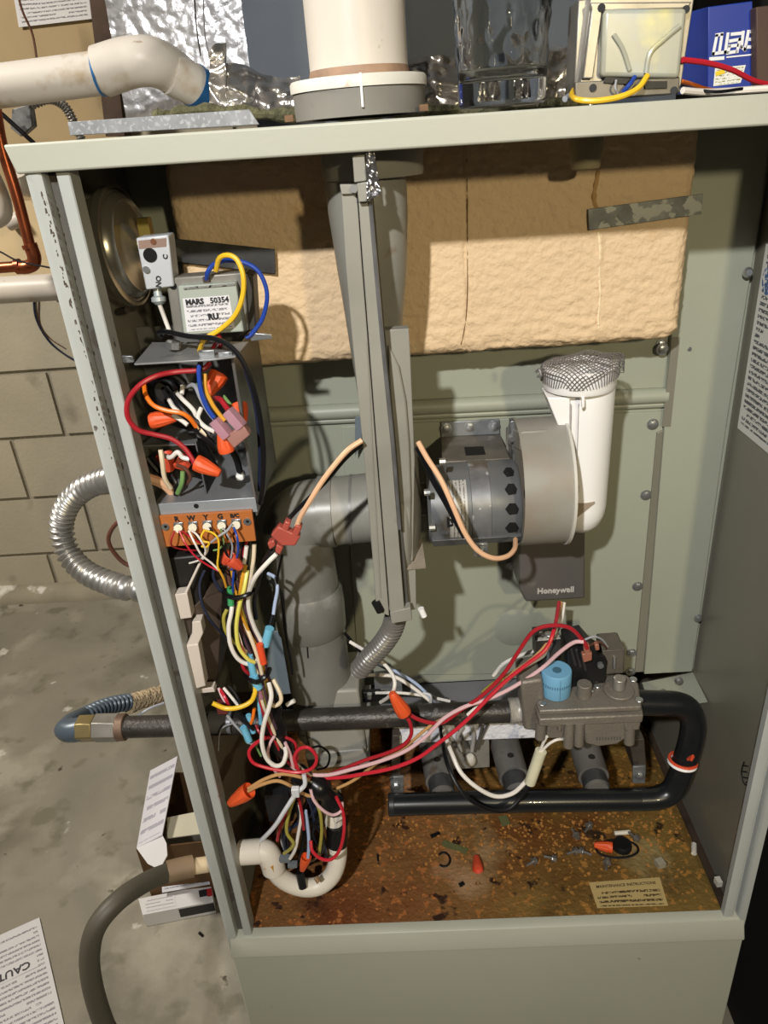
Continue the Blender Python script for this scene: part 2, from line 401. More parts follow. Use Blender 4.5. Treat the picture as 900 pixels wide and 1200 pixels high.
nt_.links.new(mr0.outputs[0], cr_.inputs['Fac']); nt_.links.new(src_, mx_.inputs['A']); nt_.links.new(cr_.outputs['Color'], mx_.inputs['B']); nt_.links.new(mx_.outputs['Result'], bs_.inputs['Base Color'])
# vestibule panel, rib, column, openings
YP = 0.205
zlow = at(640, 793, YP).z
bm = NB(); boxx(bm, 0.002, 0.590, YP, YP + 0.002, zlow, H - 0.012); ob('vestibule_panel', bm, cab_in, fur, smooth=False)
bm = NB()  # right column standing proud
slab(bm, [(790, 140), (905, 140), (893, 240), (851, 500), (811, 787), (755, 790), (783, 450), (787, 395)], 0.197, 0.008)
ob('column_panel', bm, cab_in, fur, bev=0.0006)
bm = NB(); slab(bm, [(788, 395), (797, 395), (786, 500), (776, 500)], 0.1965, 0.001)
ob('panel_slot', bm, cab_dark, fur, smooth=False)
bm = NB()  # plate of the heat exchanger cover, below the rib
slab(bm, [(400, 500), (779, 482), (748, 788), (420, 792)], 0.2025, 0.003)
ob('cover_plate', bm, cab_in, fur, bev=0.001)
bm = NB()
slab(bm, [(770, 507), (781, 503), (754, 787), (744, 788)], 0.2005, 0.004); ob('plate_flange', bm, cab_dark, fur, bev=0.0006)
bm = NB()
pa, pb = at(300, 487, 0.203), at(781, 463, 0.203)
tube(bm, [pa, pb], 0.0085, n=14, sub=0); ob('rib', bm, cab_in, fur)
bm = NB(); pa, pb = at(300, 497, 0.203), at(781, 473, 0.203); tube(bm, [pa, pb], 0.004, n=10, sub=0); ob('rib', bm, cab_in, fur)
bm = NB(); c = at(604, 735, 0.2035); lathe(bm, [(0.0, -0.006), (0.014, -0.005), (0.026, -0.0015), (0.030, 0.0)], c, (0, 1, 0), 28); ob('embossed_dome', bm, cab_in, fur)
# burner box shelf
dark = mat('burner_box_dark', '201c19', 0.7, 0.1, 0.3, 20)  # very dark brown for the back and roof of the burner box
bm = NB(); boxx(bm, 0.002, 0.575, 0.36, 0.362, zf, zlow); ob('burner_back', bm, dark, fur, smooth=False)
bm = NB(); boxx(bm, 0.002, 0.590, 0.207, 0.36, zlow - 0.002, zlow); ob('burner_roof', bm, dark, fur, smooth=False)
shelf_m = mat('shelf_paint', '77767a', 0.5, 0.1, 0.12, 20)
bm = NB(); boxx(bm, 0.16, 0.43, 0.165, 0.205, zlow - 0.003, zlow - 0.001)
boxx(bm, 0.16, 0.43, 0.163, 0.165, zlow - 0.022, zlow - 0.001); ob('burner_shelf', bm, shelf_m, fur, bev=0.0005)
bm = NB()
g = [atz(752, 800, zlow - 0.004), atz(812, 788, zlow - 0.004), Vector((0.588, 0.15, zlow - 0.004)), atz(765, 832, zlow - 0.004)]
hexa(bm, g, [p - Vector((0, 0, 0.0015)) for p in g]); ob('corner_gusset', bm, cab_in, fur, smooth=False)
# hex screws
def hexbolt(bm, r=0.0045, h=0.003):
    lathe(bm, [(r*1.35, 0), (r*1.35, -0.0008), (r*0.9, -0.0010)], (0, 0, 0), (0, 1, 0), 18)
    lathe(bm, [(r*0.92, -0.0008), (r*0.92, -h), (r*0.6, -h-0.0005)], (0, 0, 0), (0, 1, 0), 6)
bm = NB(); hexbolt(bm); bolt = ob('screw', bm, steel, fur, keep=True, ang=25)
bolt.location = at(776, 409, 0.1965) - wloc(fur)
for x, y, Y in [(775, 404, 0.2045), (765, 497, 0.2015), (757, 580, 0.2015), (747, 687, 0.2015), (740, 765, 0.2015), (739, 787, 0.2015), (600, 663, 0.2015)]:
    inst(bolt, 'screw', at(x, y, Y), fur)
bm = NB(); lathe(bm, [(0.0, -0.0045), (0.003, -0.004), (0.0048, -0.0015), (0.005, 0)], (0, 0, 0), (0, 1, 0), 16)
ps = ob('pan_screw', bm, steel, fur, keep=True); ps.location = at(876, 319, 0.19) - wloc(fur)
for x, y, Y in [(818, 724, 0.19), (795, 797, 0.16), (776, 811, 0.155)]:
    inst(ps, 'pan_screw', at(x, y, Y), fur)
bm = NB(); cyl(bm, at(808, 409, 0.1965), at(808, 409, 0.1985), 0.0022, n=12); ob('screw_hole', bm, blackp, fur)
# scribble on the right wall
bm = NB(); tube(bm, [atx(872, 893, 0.5895), atx(869, 905, 0.5895), atx(872, 918, 0.5895), atx(880, 922, 0.5895)], 0.0009, 5)
for k, (x, y) in enumerate([(871, 897), (870, 904), (871, 911), (874, 917)]):
    tube(bm, [atx(x, y, 0.5895), atx(x+6, y+1, 0.5895)], 0.0008, 5, 0)
ob('marker_scribble', bm, blackp, fur)
# rating label on the right wall
lab_m = print_mat('rating_print', 'd2d0cb', '4c4e55', 30, 16, 0.55)
XL = 0.5885
c4 = [atx(866, 503, XL), atx(905, 536, XL), atx(930, 245, XL), atx(896, 285, XL)]
zt_, zb_ = c4[3].z, c4[0].z; yf = c4[0].y
c4 = [Vector((XL, 0.170, zb_)), Vector((XL, 0.06, zb_)), Vector((XL, 0.06, zt_)), Vector((XL, 0.170, zt_))]
yv = lambda x, y: atx(x, y, XL).y
yl = (yv(867, 500) + yv(894, 290)) / 2
for p in (c4[0], c4[3]): p.y = yl
for p in (c4[1], c4[2]): p.y = yl - 0.12
rl = sheet('rating_label', c4, 0.0006, lab_m, fur, 'white printed rating label with a blue round seal')
bm = NB(); cs = Vector((XL - 0.0004, yl - 0.018, zt_ - 0.030)); lathe(bm, [(0.0, 0), (0.014, 0)], cs, (-1, 0, 0), 28, False)
sl = ob('round_seal', bm, mat('blue_seal', '3f5f95', 0.5, 0, 0.35, 300, spots=[('d2d0cb', 0.52, 220, 0.02)]), rl, keep=False)
# maintenance label on floor pan
m_l = print_mat('maintenance_print', 'b09a68', '4a3a24', 6, 18, 0.5)
q = [atz(700, 1064, zf + 0.0006), atz(783, 1061, zf + 0.0006), atz(773, 1028, zf + 0.0006), atz(690, 1034, zf + 0.0006)]
ml = sheet('instruction_label', [q[0], q[1], q[2], q[3]], 0.0004, m_l, fur, 'stained yellowish MAINTENANCE INSTRUCTIONS label')
bm = NB(); t0 = atz(731, 1037, zf + 0.0009); xd = q[2] - q[3]
rbk = print_mat('maintenance_blank', 'b09a68', 'b09a68', 2)
bb = [q[3].lerp(q[0], 0.05) + Vector((0,0,.0003)), q[2].lerp(q[1], 0.05) + Vector((0,0,.0003)), q[2].lerp(q[1], 0.36) + Vector((0,0,.0003)), q[3].lerp(q[0], 0.36) + Vector((0,0,.0003))]
merge_text(bm, 'MAINTENANCE INSTRUCTIONS', 0.0050, (bb[0]+bb[1]+bb[2]+bb[3])/4 + Vector((0,0,.0003)), xd, (0, 1, 0), 0.0001, bold=0.00006)
ob('label_heading', bm, mat('label_ink', '3a2c1c', 0.7, var=0), ml)
sheet('heading_strip', [bb[3], bb[2], bb[1], bb[0]], 0.0002, rbk, ml)
# ================================================================ ON TOP OF THE CABINET
def wirem(hexc, name):
    return mat('wire_' + name, hexc, 0.35, 0, 0.04, 60)
WC = {'red': '9e1f29', 'brightred': 'bd2433', 'white': 'dcd6cf', 'cream': 'd8c6aa', 'black': '101013', 'yellow': 'e0b52c', 'blue': '1f3f96', 'orange': 'e5741d',
      'green': '6c8f55', 'pink': 'cfaaae', 'brown': '5d3b2f', 'grey': '9a9ca2', 'tan': 'b98f5e', 'olive': '9d9440', 'paleyellow': 'd9cf62', 'purple': '47323f',
      'navy': '22283c', 'peach': 'd9ad8a', 'amber': 'c98f2a', 'lightblue': 'a3b2d0'}
def wire(label, colr, r, pts, name='wire', group=None, cat='wire', sub=6, n=8, parent=None):
    """pts: (px, py, depth) sight points resolved to real places"""
    bm = NB(); tube(bm, [at(*p) if len(p) == 3 else Vector(p[:3]) for p in pts], r*(.86 if n == 8 else 1), n, sub)
    o = ob(name, bm, wirem(WC[colr], colr), parent)
    if parent is None: tag(o, label, cat, group)
    elif label: o['label'] = label
    return o
ZT = H
# galvanised strip lying on the top edge
bm = NB()
a = [at(82, 159, 0.02), at(304, 146, 0.02), at(292, 128, 0.02), at(79, 143, 0.02)]
dy = Vector((0, 0.0012, 0)); hexa(bm, a, [p + dy for p in a])
b = [a[0], a[1], a[1] + Vector((0, 0.03, 0)), a[0] + Vector((0, 0.03, 0))]
for p in a + b: pass
zz = ZT
for v in bm.verts: pass
o = ob('metal_strip', bm, mat('spangled_zinc', '7f8184', 0.5, 0.25, 0.15, 90, spots=[('989a9d', 0.54, 300, 0.05)]), bev=0.0004)
tag(o, 'galvanised sheet metal strip standing on the left of the cabinet top', 'metal strip')
# PVC flue pipe and its collar
cx = (at(357, 0, 0.09).x + at(478, 0, 0.09).x) / 2
pc = Vector((at(419, 60, 0.092).x, 0.092, 0))
pr_ = (at(477, 60, 0.092).x - at(361, 60, 0.092).x) / 2
zc = at(419, 84, 0.092 - pr_).z
bm = NB(); cyl(bm, (pc.x, pc.y, ZT + 0.004), (pc.x, pc.y, ZT + 0.55), pr_, n=56)
# hollow-looking cut end replaced by a long run that leaves the frame
flue = tag(ob('flue_pipe', bm, pvc), 'large dirty white plastic flue pipe rising from the cabinet top', 'pipe')
cr = (at(503, 112, 0.09 - 0.03).x - at(338, 118, 0.09 - 0.03).x) / 2
pc2 = Vector((at(420, 115, 0.09 - 0.02).x, 0.09, 0))
ztop = at(420, 86, 0.09 - cr).z; zmid = at(420, 102, 0.09 - cr).z
col_ = thing('pipe_collar', 'grey rubber collar with white split rim around the base of the flue pipe', 'collar', (pc2.x, pc2.y, ZT))
bm = NB(); lathe(bm, [(pr_ + 0.0008, zmid), (cr*0.985, zmid), (cr*0.97, ZT + 0.001), (pr_ + 0.0008, ZT + 0.001)], (pc2.x, pc2.y, 0), (0, 0, 1), 56, False)
ob('rubber_body', bm, mat('grey_rubber', '77756f', 0.6, 0, 0.12, 20, spots=[('5d5347', 0.64, 25, 0.08)]), col_)
bm = NB(); lathe(bm, [(pr_ + 0.0008, zmid + 0.0005), (cr*1.01, zmid + 0.0005), (cr*1.01, ztop - 0.0015), (cr*0.99, ztop), (pr_ + 0.0008, ztop)], (pc2.x, pc2.y, 0), (0, 0, 1), 56, False)
ob('split_rim', bm, mat('off_white_rim', 'c9c6bd', 0.45, 0, 0.06, 12, spots=[('9d7a5c', 0.66, 22, 0.05)]), col_)
sx = at(424, 110, 0.09 - cr).x
bm = NB(); boxx(bm, sx - 0.0008, sx + 0.0008, 0.09 - cr*1.015, 0.09 - cr*0.97, ZT + 0.006, ztop + 0.0004)
ob('split_gap', bm, white, col_)
rs = mat('rusty_tab', '6f5238', 0.7, 0, 0.3, 90)
for x in (339, 497):
    bm = NB(); c = at(x, 138, 0.055); c.z = ZT + 0.003; rbox(bm, c, (0.007, 0.006, 0.005), 0.001, (1, 1, 1)); ob('tab', bm, rs, col_)
bm = NB(); lathe(bm, [(pr_*.999, ztop), (pr_ + 0.0012, ztop), (pr_ + 0.0008, ztop + 0.004), (pr_*.999, ztop + 0.0065)], (pc.x, pc.y, 0), (0, 0, 1), 56, False)
ob('stain_ring', bm, mat('brown_stain', '927660', 0.6, 0, 0.25, 50), col_)
# drain pipe with elbow coming in from the left
YA = 0.44
drain = thing('drain_pipe', 'stained white plastic pipe running left from an elbow above the cabinet', 'pipe', at(100, 90, YA))
rp = (at(60, 120, YA).z - at(60, 66, YA).z) / -2 * 1.0
bm = NB(); tube(bm, [at(-220, 127, YA), at(-40, 106, YA), at(130, 84, YA)], abs(rp), 32, 4); ob('straight_pipe', bm, pvc2, drain)
re = abs(rp) * 1.17
bm = NB()
pts = [at(118, 84, YA), at(150, 74, YA), at(175, 72, YA), at(196, 80, YA + 0.02), at(212, 92, YA + 0.045)]
tube(bm, pts, re, 32, 6, rad=lambda t, i: re * (1.0 - 0.06 * t))
ob('elbow', bm, pvc2, drain)
bm = NB(); tube(bm, [at(200, 86, YA + 0.015), at(224, 98, YA + 0.03), at(240, 108, YA + 0.045)], re * 0.88, 28, 4); ob('pipe_end', bm, pvc2, drain)
blu = mat('blue_primer', '2f6ea8', 0.4, 0, 0.25, 40)
bm = NB(); a1, a2 = at(226, 99, YA + 0.032), at(238, 107, YA + 0.043); tube(bm, [a1, a2], re * 0.91, 28, 0); ob('primer_band', bm, blu, drain)
bm = NB(); a1 = at(119, 84, YA); lathe(bm, [(abs(rp)*1.01, 0), (abs(rp)*1.12, 0.0004), (abs(rp)*1.12, 0.003), (abs(rp)*1.01, 0.003)], a1 - Vector((0.0042, 0, 0)), (1, 0, 0.02), 32, False); ob('primer_band', bm, blu, drain)
# foil-faced duct behind, plenum
plen_m = mat('blue_grey_sheet', '474e58', 0.5, 0.15, 0.15, 8, spots=[('5a626c', 0.6, 12, 0.1)])
bm = NB(); xl = at(290, 60, 0.5).x; boxx(bm, xl, 0.60, 0.50, 0.503, ZT - 0.0, ZT + 0.6)
boxx(bm, xl, 0.60, 0.503, 0.9, ZT + 0.597, ZT + 0.6); boxx(bm, 0.597, 0.60, 0.503, 0.9, ZT, ZT + 0.6)
pl = tag(ob('plenum_duct', bm, plen_m, smooth=False), 'blue-grey sheet metal duct standing on the cabinet behind the flue pipe', 'duct')
tapefoil = mat('foil_tape', 'd2d2d6', 0.28, 0.72, 0.08, 12, bump=0.35, bs=60)
def crinkle(nx, nz, f, amp, fr, seed=0.0):
    bm = NB(); g = []
    for j in range(nz+1):
        row = []
        for i in range(nx+1):
            u, v = i/nx, j/nz; p = f(u, v)
            q = p * fr + Vector((seed, seed*1.7, 0))
            d = (noise.voronoi(q)[0][1] - noise.voronoi(q)[0][0]) * 0.7 + 0.3*noise.noise(q*3)
            row.append(bm.verts.new(p + Vector((0.25*noise.noise(q*1.3), -1, 0.5*noise.noise(q*1.1+Vector((5,5,5))))) * d * amp))
        g.append(row)
    for j in range(nz):
        for i in range(nx): face(bm, [g[j][i], g[j][i+1], g[j+1][i+1], g[j+1][i]])
    return bm
def bil(c):  # bottom-left, bottom-right, top-right, top-left
    return lambda u, v: (c[0]*(1-u)+c[1]*u)*(1-v) + (c[3]*(1-u)+c[2]*u)*v
fo = bil([at(150, 150, 0.62), at(305, 140, 0.62), at(290, -60, 0.62), at(112, -60, 0.62)])
bm = crinkle(90, 110, fo, 0.0022, 40)
fa_, fb_ = at(150, 150, .62), at(305, 140, .62)
fbx = thing('foil_wrapped_duct', 'wrinkled foil-wrapped duct left of the blue-grey duct', 'duct', (fa_.x, .62, fa_.z))
ob('foil_face', bm, tapefoil, fbx, ang=180)
bm = NB(); q = [at(154, 150, .628), at(303, 141, .628), at(289, -60, .628), at(115, -60, .628)]; hexa(bm, q, [p + Vector((0, .3, 0)) for p in q]); ob('duct_body', bm, tapefoil, fbx, smooth=False)
0 and (0, 'wrinkled foil-faced duct wrap left of the blue-grey duct', 'foil wrap')
crf = mat('crumpled_foil', 'cfcbc6', 0.24, 0.85, 0.25, 20, bump=0.25, bs=90)
def ridge(cx0, cx1, y0, yt, Y, amp=0.035, seed=0, fr=26, nx=90, nz=26, prof=None):
    def f(u, v):
        px = cx0 + (cx1-cx0)*u; h = prof(u) if prof else 1
        top = y0 + (yt - y0)*h
        p = at(px, y0 + (top - y0)*v, Y + 0.05*v*v)
        return p
    return crinkle(nx, nz, f, amp, fr, seed)
bm = ridge(246, 352, 132, 66, 0.36, 0.035, 1.3, 24, prof=lambda u: 0.62 + 0.45*math.sin(3.0*u+0.8)*math.sin(3.0*u+0.8)*0.6 + (0.35 if u < 0.2 else 0))
tag(ob('crumpled_foil', bm, crf, ang=180), 'crumpled foil heap between the elbow and the flue pipe', 'foil')
bm = ridge(465, 545, 134, 66, 0.34, 0.025, 4.1, 30, 50, 20)
tag(ob('crumpled_foil', bm, crf, ang=180), 'crumpled foil showing between the flue pipe and the drinking glass', 'foil')
bm = ridge(590, 690, 132, 55, 0.34, 0.03, 8.1, 26, 60, 22)
tag(ob('crumpled_foil', bm, crf, ang=180), 'crumpled foil showing between the glass and the spare transformer', 'foil')
bm = NB(); tube(bm, [at(180, 138, 0.30), at(240, 130, 0.30), at(345, 135, 0.30), at(520, 130, 0.30), at(690, 122, 0.30)], 0.006, 8, 8,
                rad=lambda t, i: 0.006 + 0.002*math.sin(i*1.7))
tag(ob('insulation_edge', bm, mat('mossy_insulation', '5b5a42', 0.95, 0, 0.4, 120, bump=1, bs=200)), 'frayed green-brown insulation edge lying under the crumpled foil', 'insulation')
wire('thin black cable hanging down in front of the foil wrap', 'black', 0.0012, [(227, -20, .58), (230, 30, .58), (235, 65, .56)], 'cable', cat='cable')
# glass
gx = (at(527, 60, 0.075).x + at(648, 60, 0.075).x)/2
gb = (at(636, 122, 0.06).x - at(533, 128, 0.06).x)/2; gt = gb * 1.17
glassm = mat('clear_glass', 'f4f6f6', 0.02, 0, 0.0, trans=1.0, ior=1.48, bump=0)
glassm.node_tree.nodes['Principled BSDF'].inputs['Roughness'].default_value = 0.02
bm = NB(); n = 72; hh = 0.15
def gr(r, z, k):
    a = 2*math.pi*k/n; t = (z)/hh
    if t < 0.14: return r
    w = max(0, min(1, (t-0.14)*8))
    return r + w*0.0016*noise.noise(Vector((math.cos(a)*3.1, math.sin(a)*3.1, z*85))) + w*0.0012*abs(noise.noise(Vector((math.cos(a)*6+9, math.sin(a)*6, z*150))))
rings = []
outer = [(gb*0.93, 0.0), (gb, 0.002)] + [(gb + (gt-gb)*(i/44.0), 0.004 + (hh-0.004)*i/44.0) for i in range(45)]
inner = [(gt - 0.0028, hh), ] + [(gb + (gt-gb)*(i/20.0) - 0.0032, 0.018 + (hh-0.018)*i/20.0) for i in range(19, -1, -1)] + [(gb*0.5, 0.0165)]
for idx, (r, z) in enumerate(outer + inner):
    wv = idx < len(outer)
    rings.append([bm.verts.new(Vector((gx, 0.072, ZT+0.0003)) + Vector((math.cos(2*math.pi*k/n), math.sin(2*math.pi*k/n), 0))*(gr(r, z, k) if wv else r) + Vector((0, 0, z))) for k in range(n)])
for a, b in zip(rings, rings[1:]):
    for k in range(n): face(bm, [a[k], a[(k+1)%n], b[(k+1)%n], b[k]])
face(bm, rings[0][::-1]); face(bm, rings[-1])
tag(ob('drinking_glass', bm, glassm, ang=180), 'clear textured drinking glass standing on the cabinet top', 'glass')
# spare transformer on the top, leaning back
tp = thing('spare_transformer', 'old transformer with yellowed taped coil standing on the cabinet top', 'transformer', (at(738, 112, 0.07).x, 0.07, ZT))
Yt = 0.05
lam = mat('laminated_steel', '98948c', 0.4, 0.6, 0.15, 50, spots=[('6b665c', 0.62, 40, 0.06)])
def tslab(pts, Y, th, m, name, par, bev=0.0008, **k):
    bm = NB(); slab(bm, pts, Y, th); return ob(name, bm, m, par, bev=bev, **k)
o = tslab([(678, 0), (692, -2), (688, 116), (672, 116)], Yt + 0.012, 0.03, lam, 'core', tp)
o = tslab([(692, -4), (814, -4), (797, 109), (677, 118)], Yt + 0.004, 0.028, lam, 'core', tp)
tslab([(692, 3), (811, 2), (806, 10), (693, 13)], Yt - 0.001, 0.006, lam, 'core_rim', tp)
tslab([(694, 6), (707, 6), (695, 92), (683, 92)], Yt - 0.001, 0.006, lam, 'core_rim', tp)
tslab([(674, 96), (797, 90), (796, 110), (674, 117)], Yt - 0.001, 0.006, mat('core_foot', '6f6b64', 0.45, 0.5, 0.2, 50), 'core_foot', tp)
tape = mat('yellowed_tape', 'a3a394', 0.3, 0, 0.10, 28, spots=[('c9c38c', 0.56, 22, 0.12), ('a0abb0', 0.52, 16, 0.15)], coat=0.4)
bm = NB(); a = [at(708, 10, Yt-0.004), at(806, 9, Yt-0.004), at(797, 92, Yt-0.004), at(704, 90, Yt-0.004)]
hexa(bm, a, [p + Vector((0, 0.03, 0)) for p in a]); ob('coil', bm, tape, tp, bev=0.003, segs=3)
for k, pts in enumerate([[(719, 40), (730, 58), (738, 82)], [(797, 30), (778, 46), (762, 62), (757, 86)]]):
    bm = NB(); tube(bm, [at(x, y, Yt-0.005) for x, y in pts], 0.0016, 8); ob('taped_lead', bm, tape, tp)
holes = NB()
for x, y in [(705, 9), (804, 11), (695, 103), (790, 106)]: cyl(holes, at(x, y, Yt - 0.0022), at(x, y, Yt + 0.003), 0.0025, n=12)
ob('mounting_holes', holes, blackp, tp, kind='stuff')
bm = NB(); slab(bm, [(710, 90), (742, 92), (742, 99), (708, 97)], Yt-0.003, 0.004); slab(bm, [(756, 95), (782, 95), (782, 103), (756, 104)], Yt-0.003, 0.004); ob('dark_slot', bm, blackp, tp)  # two thin black plates between coil and foot
wire('', 'yellow', 0.0022, [(759, 88, Yt-0.006), (748, 103, Yt-0.010), (728, 113, Yt-0.014), (700, 118, Yt-0.014), (678, 117, Yt-0.010), (670, 112, Yt), (672, 106, Yt+0.01)], 'lead', parent=tp)
wire('', 'blue', 0.0017, [(744, 90, Yt-0.004), (738, 99, Yt-0.008), (730, 108, Yt-0.006)], 'lead', parent=tp)
wire('', 'grey', 0.0009, [(722, 94, Yt-0.005), (721, 103, Yt-0.008), (724, 110, Yt-0.006)], 'lead', parent=tp)
# blue box and neighbours
blue = mat('blue_carton', '17338c', 0.4, 0, 0.06, 10)
Yb = 0.14
bx = thing('carton', 'blue cardboard part box with white block lettering beside the spare transformer', 'box', (at(843, 105, Yb).x, Yb, ZT))
tslab([(830, 8), (882, 1), (884, 104), (829, 106)], Yb, 0.07, blue, 'carton_body', bx, bev=0.0006)
bm = NB(); a = [at(830, 8, Yb+0.0002), at(829, 106, Yb+0.0002), at(806, 103, Yb+0.045), at(808, 14, Yb+0.045)]
hexa(bm, a, [p + Vector((0.004, 0.006, 0)) for p in a]); ob('side_flap', bm, blue, bx, smooth=False)
def strokes(bm, lines, Y, r, th=0.0003):
    for pts in lines:
        for (x0, y0), (x1, y1) in zip(pts, pts[1:]):
            a, b = at(x0, y0, Y), at(x1, y1, Y); d = (b - a).normalized(); nrm = d.cross(Vector((0, 1, 0))).normalized() * r
            a, b = a - d*r, b + d*r
            q = [a - nrm, b - nrm, b + nrm, a + nrm]; hexa(bm, q, [p + Vector((0, th, 0)) for p in q])
bm = NB()
strokes(bm, [[(840, 42), (836, 63), (850, 61)], [(846, 41), (843, 61)], [(853, 40), (850, 61)], [(840, 41), (846, 40)],
             [(856, 48), (867, 46), (864, 60), (853, 62), (855, 54), (864, 53)], [(858, 40), (868, 39)],
             [(871, 38), (869, 55), (873, 58), (877, 37)], [(881, 37), (884, 37)], [(879, 46), (883, 46)], [(876, 55), (881, 55)]], Yb - 0.0006, 0.0011)
strokes(bm, [[(833, 69), (847, 68)]], Yb - 0.0006, 0.0012); strokes(bm, [[(852, 67), (881, 64)]], Yb - 0.0006, 0.0005)
ob('block_lettering', bm, mat('carton_white', 'e2e2e6', 0.4, var=0), bx, smooth=False)
sheet('carton_label', [at(836, 101, Yb-.0005), at(868, 97, Yb-.0005), at(874, 76, Yb-.0005), at(838, 80, Yb-.0005)], 0.0002,
      print_mat('carton_print', 'dcdcd6', '8a8450', 6, 8, 0.5, thr=0.5), bx)
bm = NB(); strokes(bm, [[(841, 86), (847, 84)]], Yb - 0.0012, 0.0015); ob('warning_square', bm, mat('warn_yellow', 'e2c022', 0.5, var=0), bx, smooth=False)
bm = NB(); slab(bm, [(886, 8), (960, 0), (960, 102), (887, 105)], Yb - 0.01, 0.06)
tag(ob('brown_carton', bm, mat('brown_card', '4b3730', 0.6, 0, 0.15, 12), bev=0.001), 'dark brown box at the right end of the cabinet top', 'box')
bm = NB(); slab(bm, [(690, -80), (960, -80), (960, 8), (690, 14)], 1.30, 0.02)
tag(ob('tan_panel', bm, mat('tan_board', '', 0), smooth=False), 'tan board high behind the blue carton', 'board')
wire('red wire crossing in front of the blue carton', 'brightred', 0.0022, [(800, 70, .05), (830, 74, .06), (858, 82, .07), (882, 94, .08), (905, 100, .09)])
wire('orange wire lying under the red one below the blue carton', 'orange', 0.0018, [(798, 95, .06), (812, 99, .08), (826, 104, .09), (845, 107, .09)])
wire('grey-white thick lead lying along the top below the blue carton', 'white', 0.0026, [(800, 106, .04), (825, 108, .05), (850, 107, .06), (880, 105, .06), (910, 103, .06)])
wire('black lead curling on the cabinet top below the blue carton', 'black', 0.0012, [(798, 100, .05), (815, 105, .05), (840, 107.5, .045), (870, 104, .05)])
wire('pale grey wire coming out under the spare transformer', 'grey', 0.0024, [(662, 116, .06), (676, 108, .08), (700, 105, .1), (720, 104, .1)])

# ================================================================ LEFT OF THE CABINET
copper = mat('copper_tube', 'a4593b', 0.3, 0.85, 0.2, 30, spots=[('6d3b2a', 0.6, 30, 0.1)])
Yc = 0.62
cp = thing('copper_pipe', 'bare copper pipe dropping to an elbow left of the cabinet', 'pipe', at(30, 300, Yc))
rc = (at(27, 220, Yc).x - at(14, 220, Yc).x)/2
bm = NB(); tube(bm, [at(-8, 110, Yc), at(2, 170, Yc), at(20, 230, Yc), at(36, 292, Yc)], rc, 16, 4); ob('riser', bm, copper, cp)
bm = NB(); tube(bm, [at(35, 287, Yc), at(40, 300, Yc), at(39, 309, Yc), at(31, 313, Yc), at(20, 313, Yc)], rc*1.25, 18, 4); ob('elbow', bm, copper, cp)
bm = NB(); tube(bm, [at(24, 312, Yc), at(-60, 318, Yc)], rc, 16, 0); ob('horizontal_run', bm, copper, cp)
bm = NB(); tube(bm, [at(34, 286, Yc), at(36, 291, Yc)], rc*1.4, 18, 0); tube(bm, [at(24, 312, Yc), at(19, 312.5, Yc)], rc*1.4, 18, 0); ob('solder_ring', bm, copper, cp)
wp = 0.9; bm = NB(); tube(bm, [at(-90, 344, wp), at(0, 340, wp), at(160, 331, wp)], (at(40, 355, wp).z - at(40, 323, wp).z)/-2, 24, 3)
tag(ob('wall_pipe', bm, pvc), 'cream pipe running level along the block wall below the copper elbow', 'pipe')
for nm, pts, r, lb in [('pipe_elbow', [(-20, 190, .8), (-4, 222, .8), (3, 245, .8), (-4, 256, .8), (-30, 262, .8)], 0.016, 'rounded white pipe elbow at the left edge behind the copper pipe'),
                       ('pipe_stub', [(20, 205, .93), (26, 218, .94), (32, 222, .975)], 0.014, 'short white fitting just right of the copper pipe'),
                       ('pipe_stub', [(10, 262, .97), (24, 256, .97)], 0.014, 'white fitting below the rounded elbow')]:
    bm = NB(); tube(bm, [at(*p) for p in pts], r, 20, 5); tag(ob(nm, bm, pvc), lb, 'pipe fitting')
bm = NB(); slab(bm, [(-40, 240), (60, 235), (66, 345), (-40, 352)], 0.98, 0.04); tag(ob('cream_ledge', bm, mat('cream_wood', 'c4b08c', 0.7, 0, 0.1, 8), smooth=False), 'cream board on the wall behind the copper pipes', 'board')
flexm = mat('flex_metal', '8b8883', 0.35, 0.7, 0.15, 40)
def corrug(pts, r, amp, nper, m, name, n=20, sub=None, **k):
    sub = max(4, int(nper*9/(len(pts)-1)))
    bm = NB(); tot = sub*(len(pts)-1)
    tube(bm, pts, r, n, sub, rad=lambda t, i: r + amp*math.sin(2*math.pi*t*nper)); return ob(name, bm, m, **k)
o = corrug([at(38, 122, .8), at(58, 116, .8), at(75, 124, .8), at(86, 142, .8), at(96, 165, .8)], 0.0068, 0.0011, 22, flexm, 'flex_conduit')
tag(o, 'small grey corrugated conduit curving above the left cabinet corner', 'conduit')
bm = NB(); slab(bm, [(14, 128), (34, 122), (38, 148), (24, 160), (12, 150)], .84, .02); oo = ob('conduit_clamp', bm, galv_d, bev=0.001)
tag(oo, 'grey metal clamp plate behind the copper pipe top', 'clamp')
wire('thick black cable crossing down at the upper left behind the cabinet corner', 'black', 0.0042, [(-20, 118, .75), (0, 132, .75), (18, 148, .75), (40, 168, .75)], 'cable', cat='cable')
wire('dark brown cable hanging in front of the printed notice', 'brown', 0.0030, [(18, -20, 1.3), (26, 12, 1.3), (38, 40, 1.3), (44, 75, 1.3)], 'cable', cat='cable')
wire('thin black wire crossing the copper elbow to the post', 'black', 0.0016, [(-20, 288, .58), (0, 295, .58), (22, 306, .58), (60, 314, .58)], 'cable', cat='cable')
wire('black cord looping down the block wall beside the post', 'black', 0.0032, [(36, 318, 1.497), (50, 324, 1.497), (58, 338, 1.497), (66, 352, 1.497)], 'cord', cat='cord')
wire('long black cord hanging in a curve on the block wall', 'navy', 0.0034, [(39, 340, 1.496), (42, 372, 1.496), (56, 398, 1.496), (74, 414, 1.496), (95, 426, 1.496)], 'cord', cat='cord')
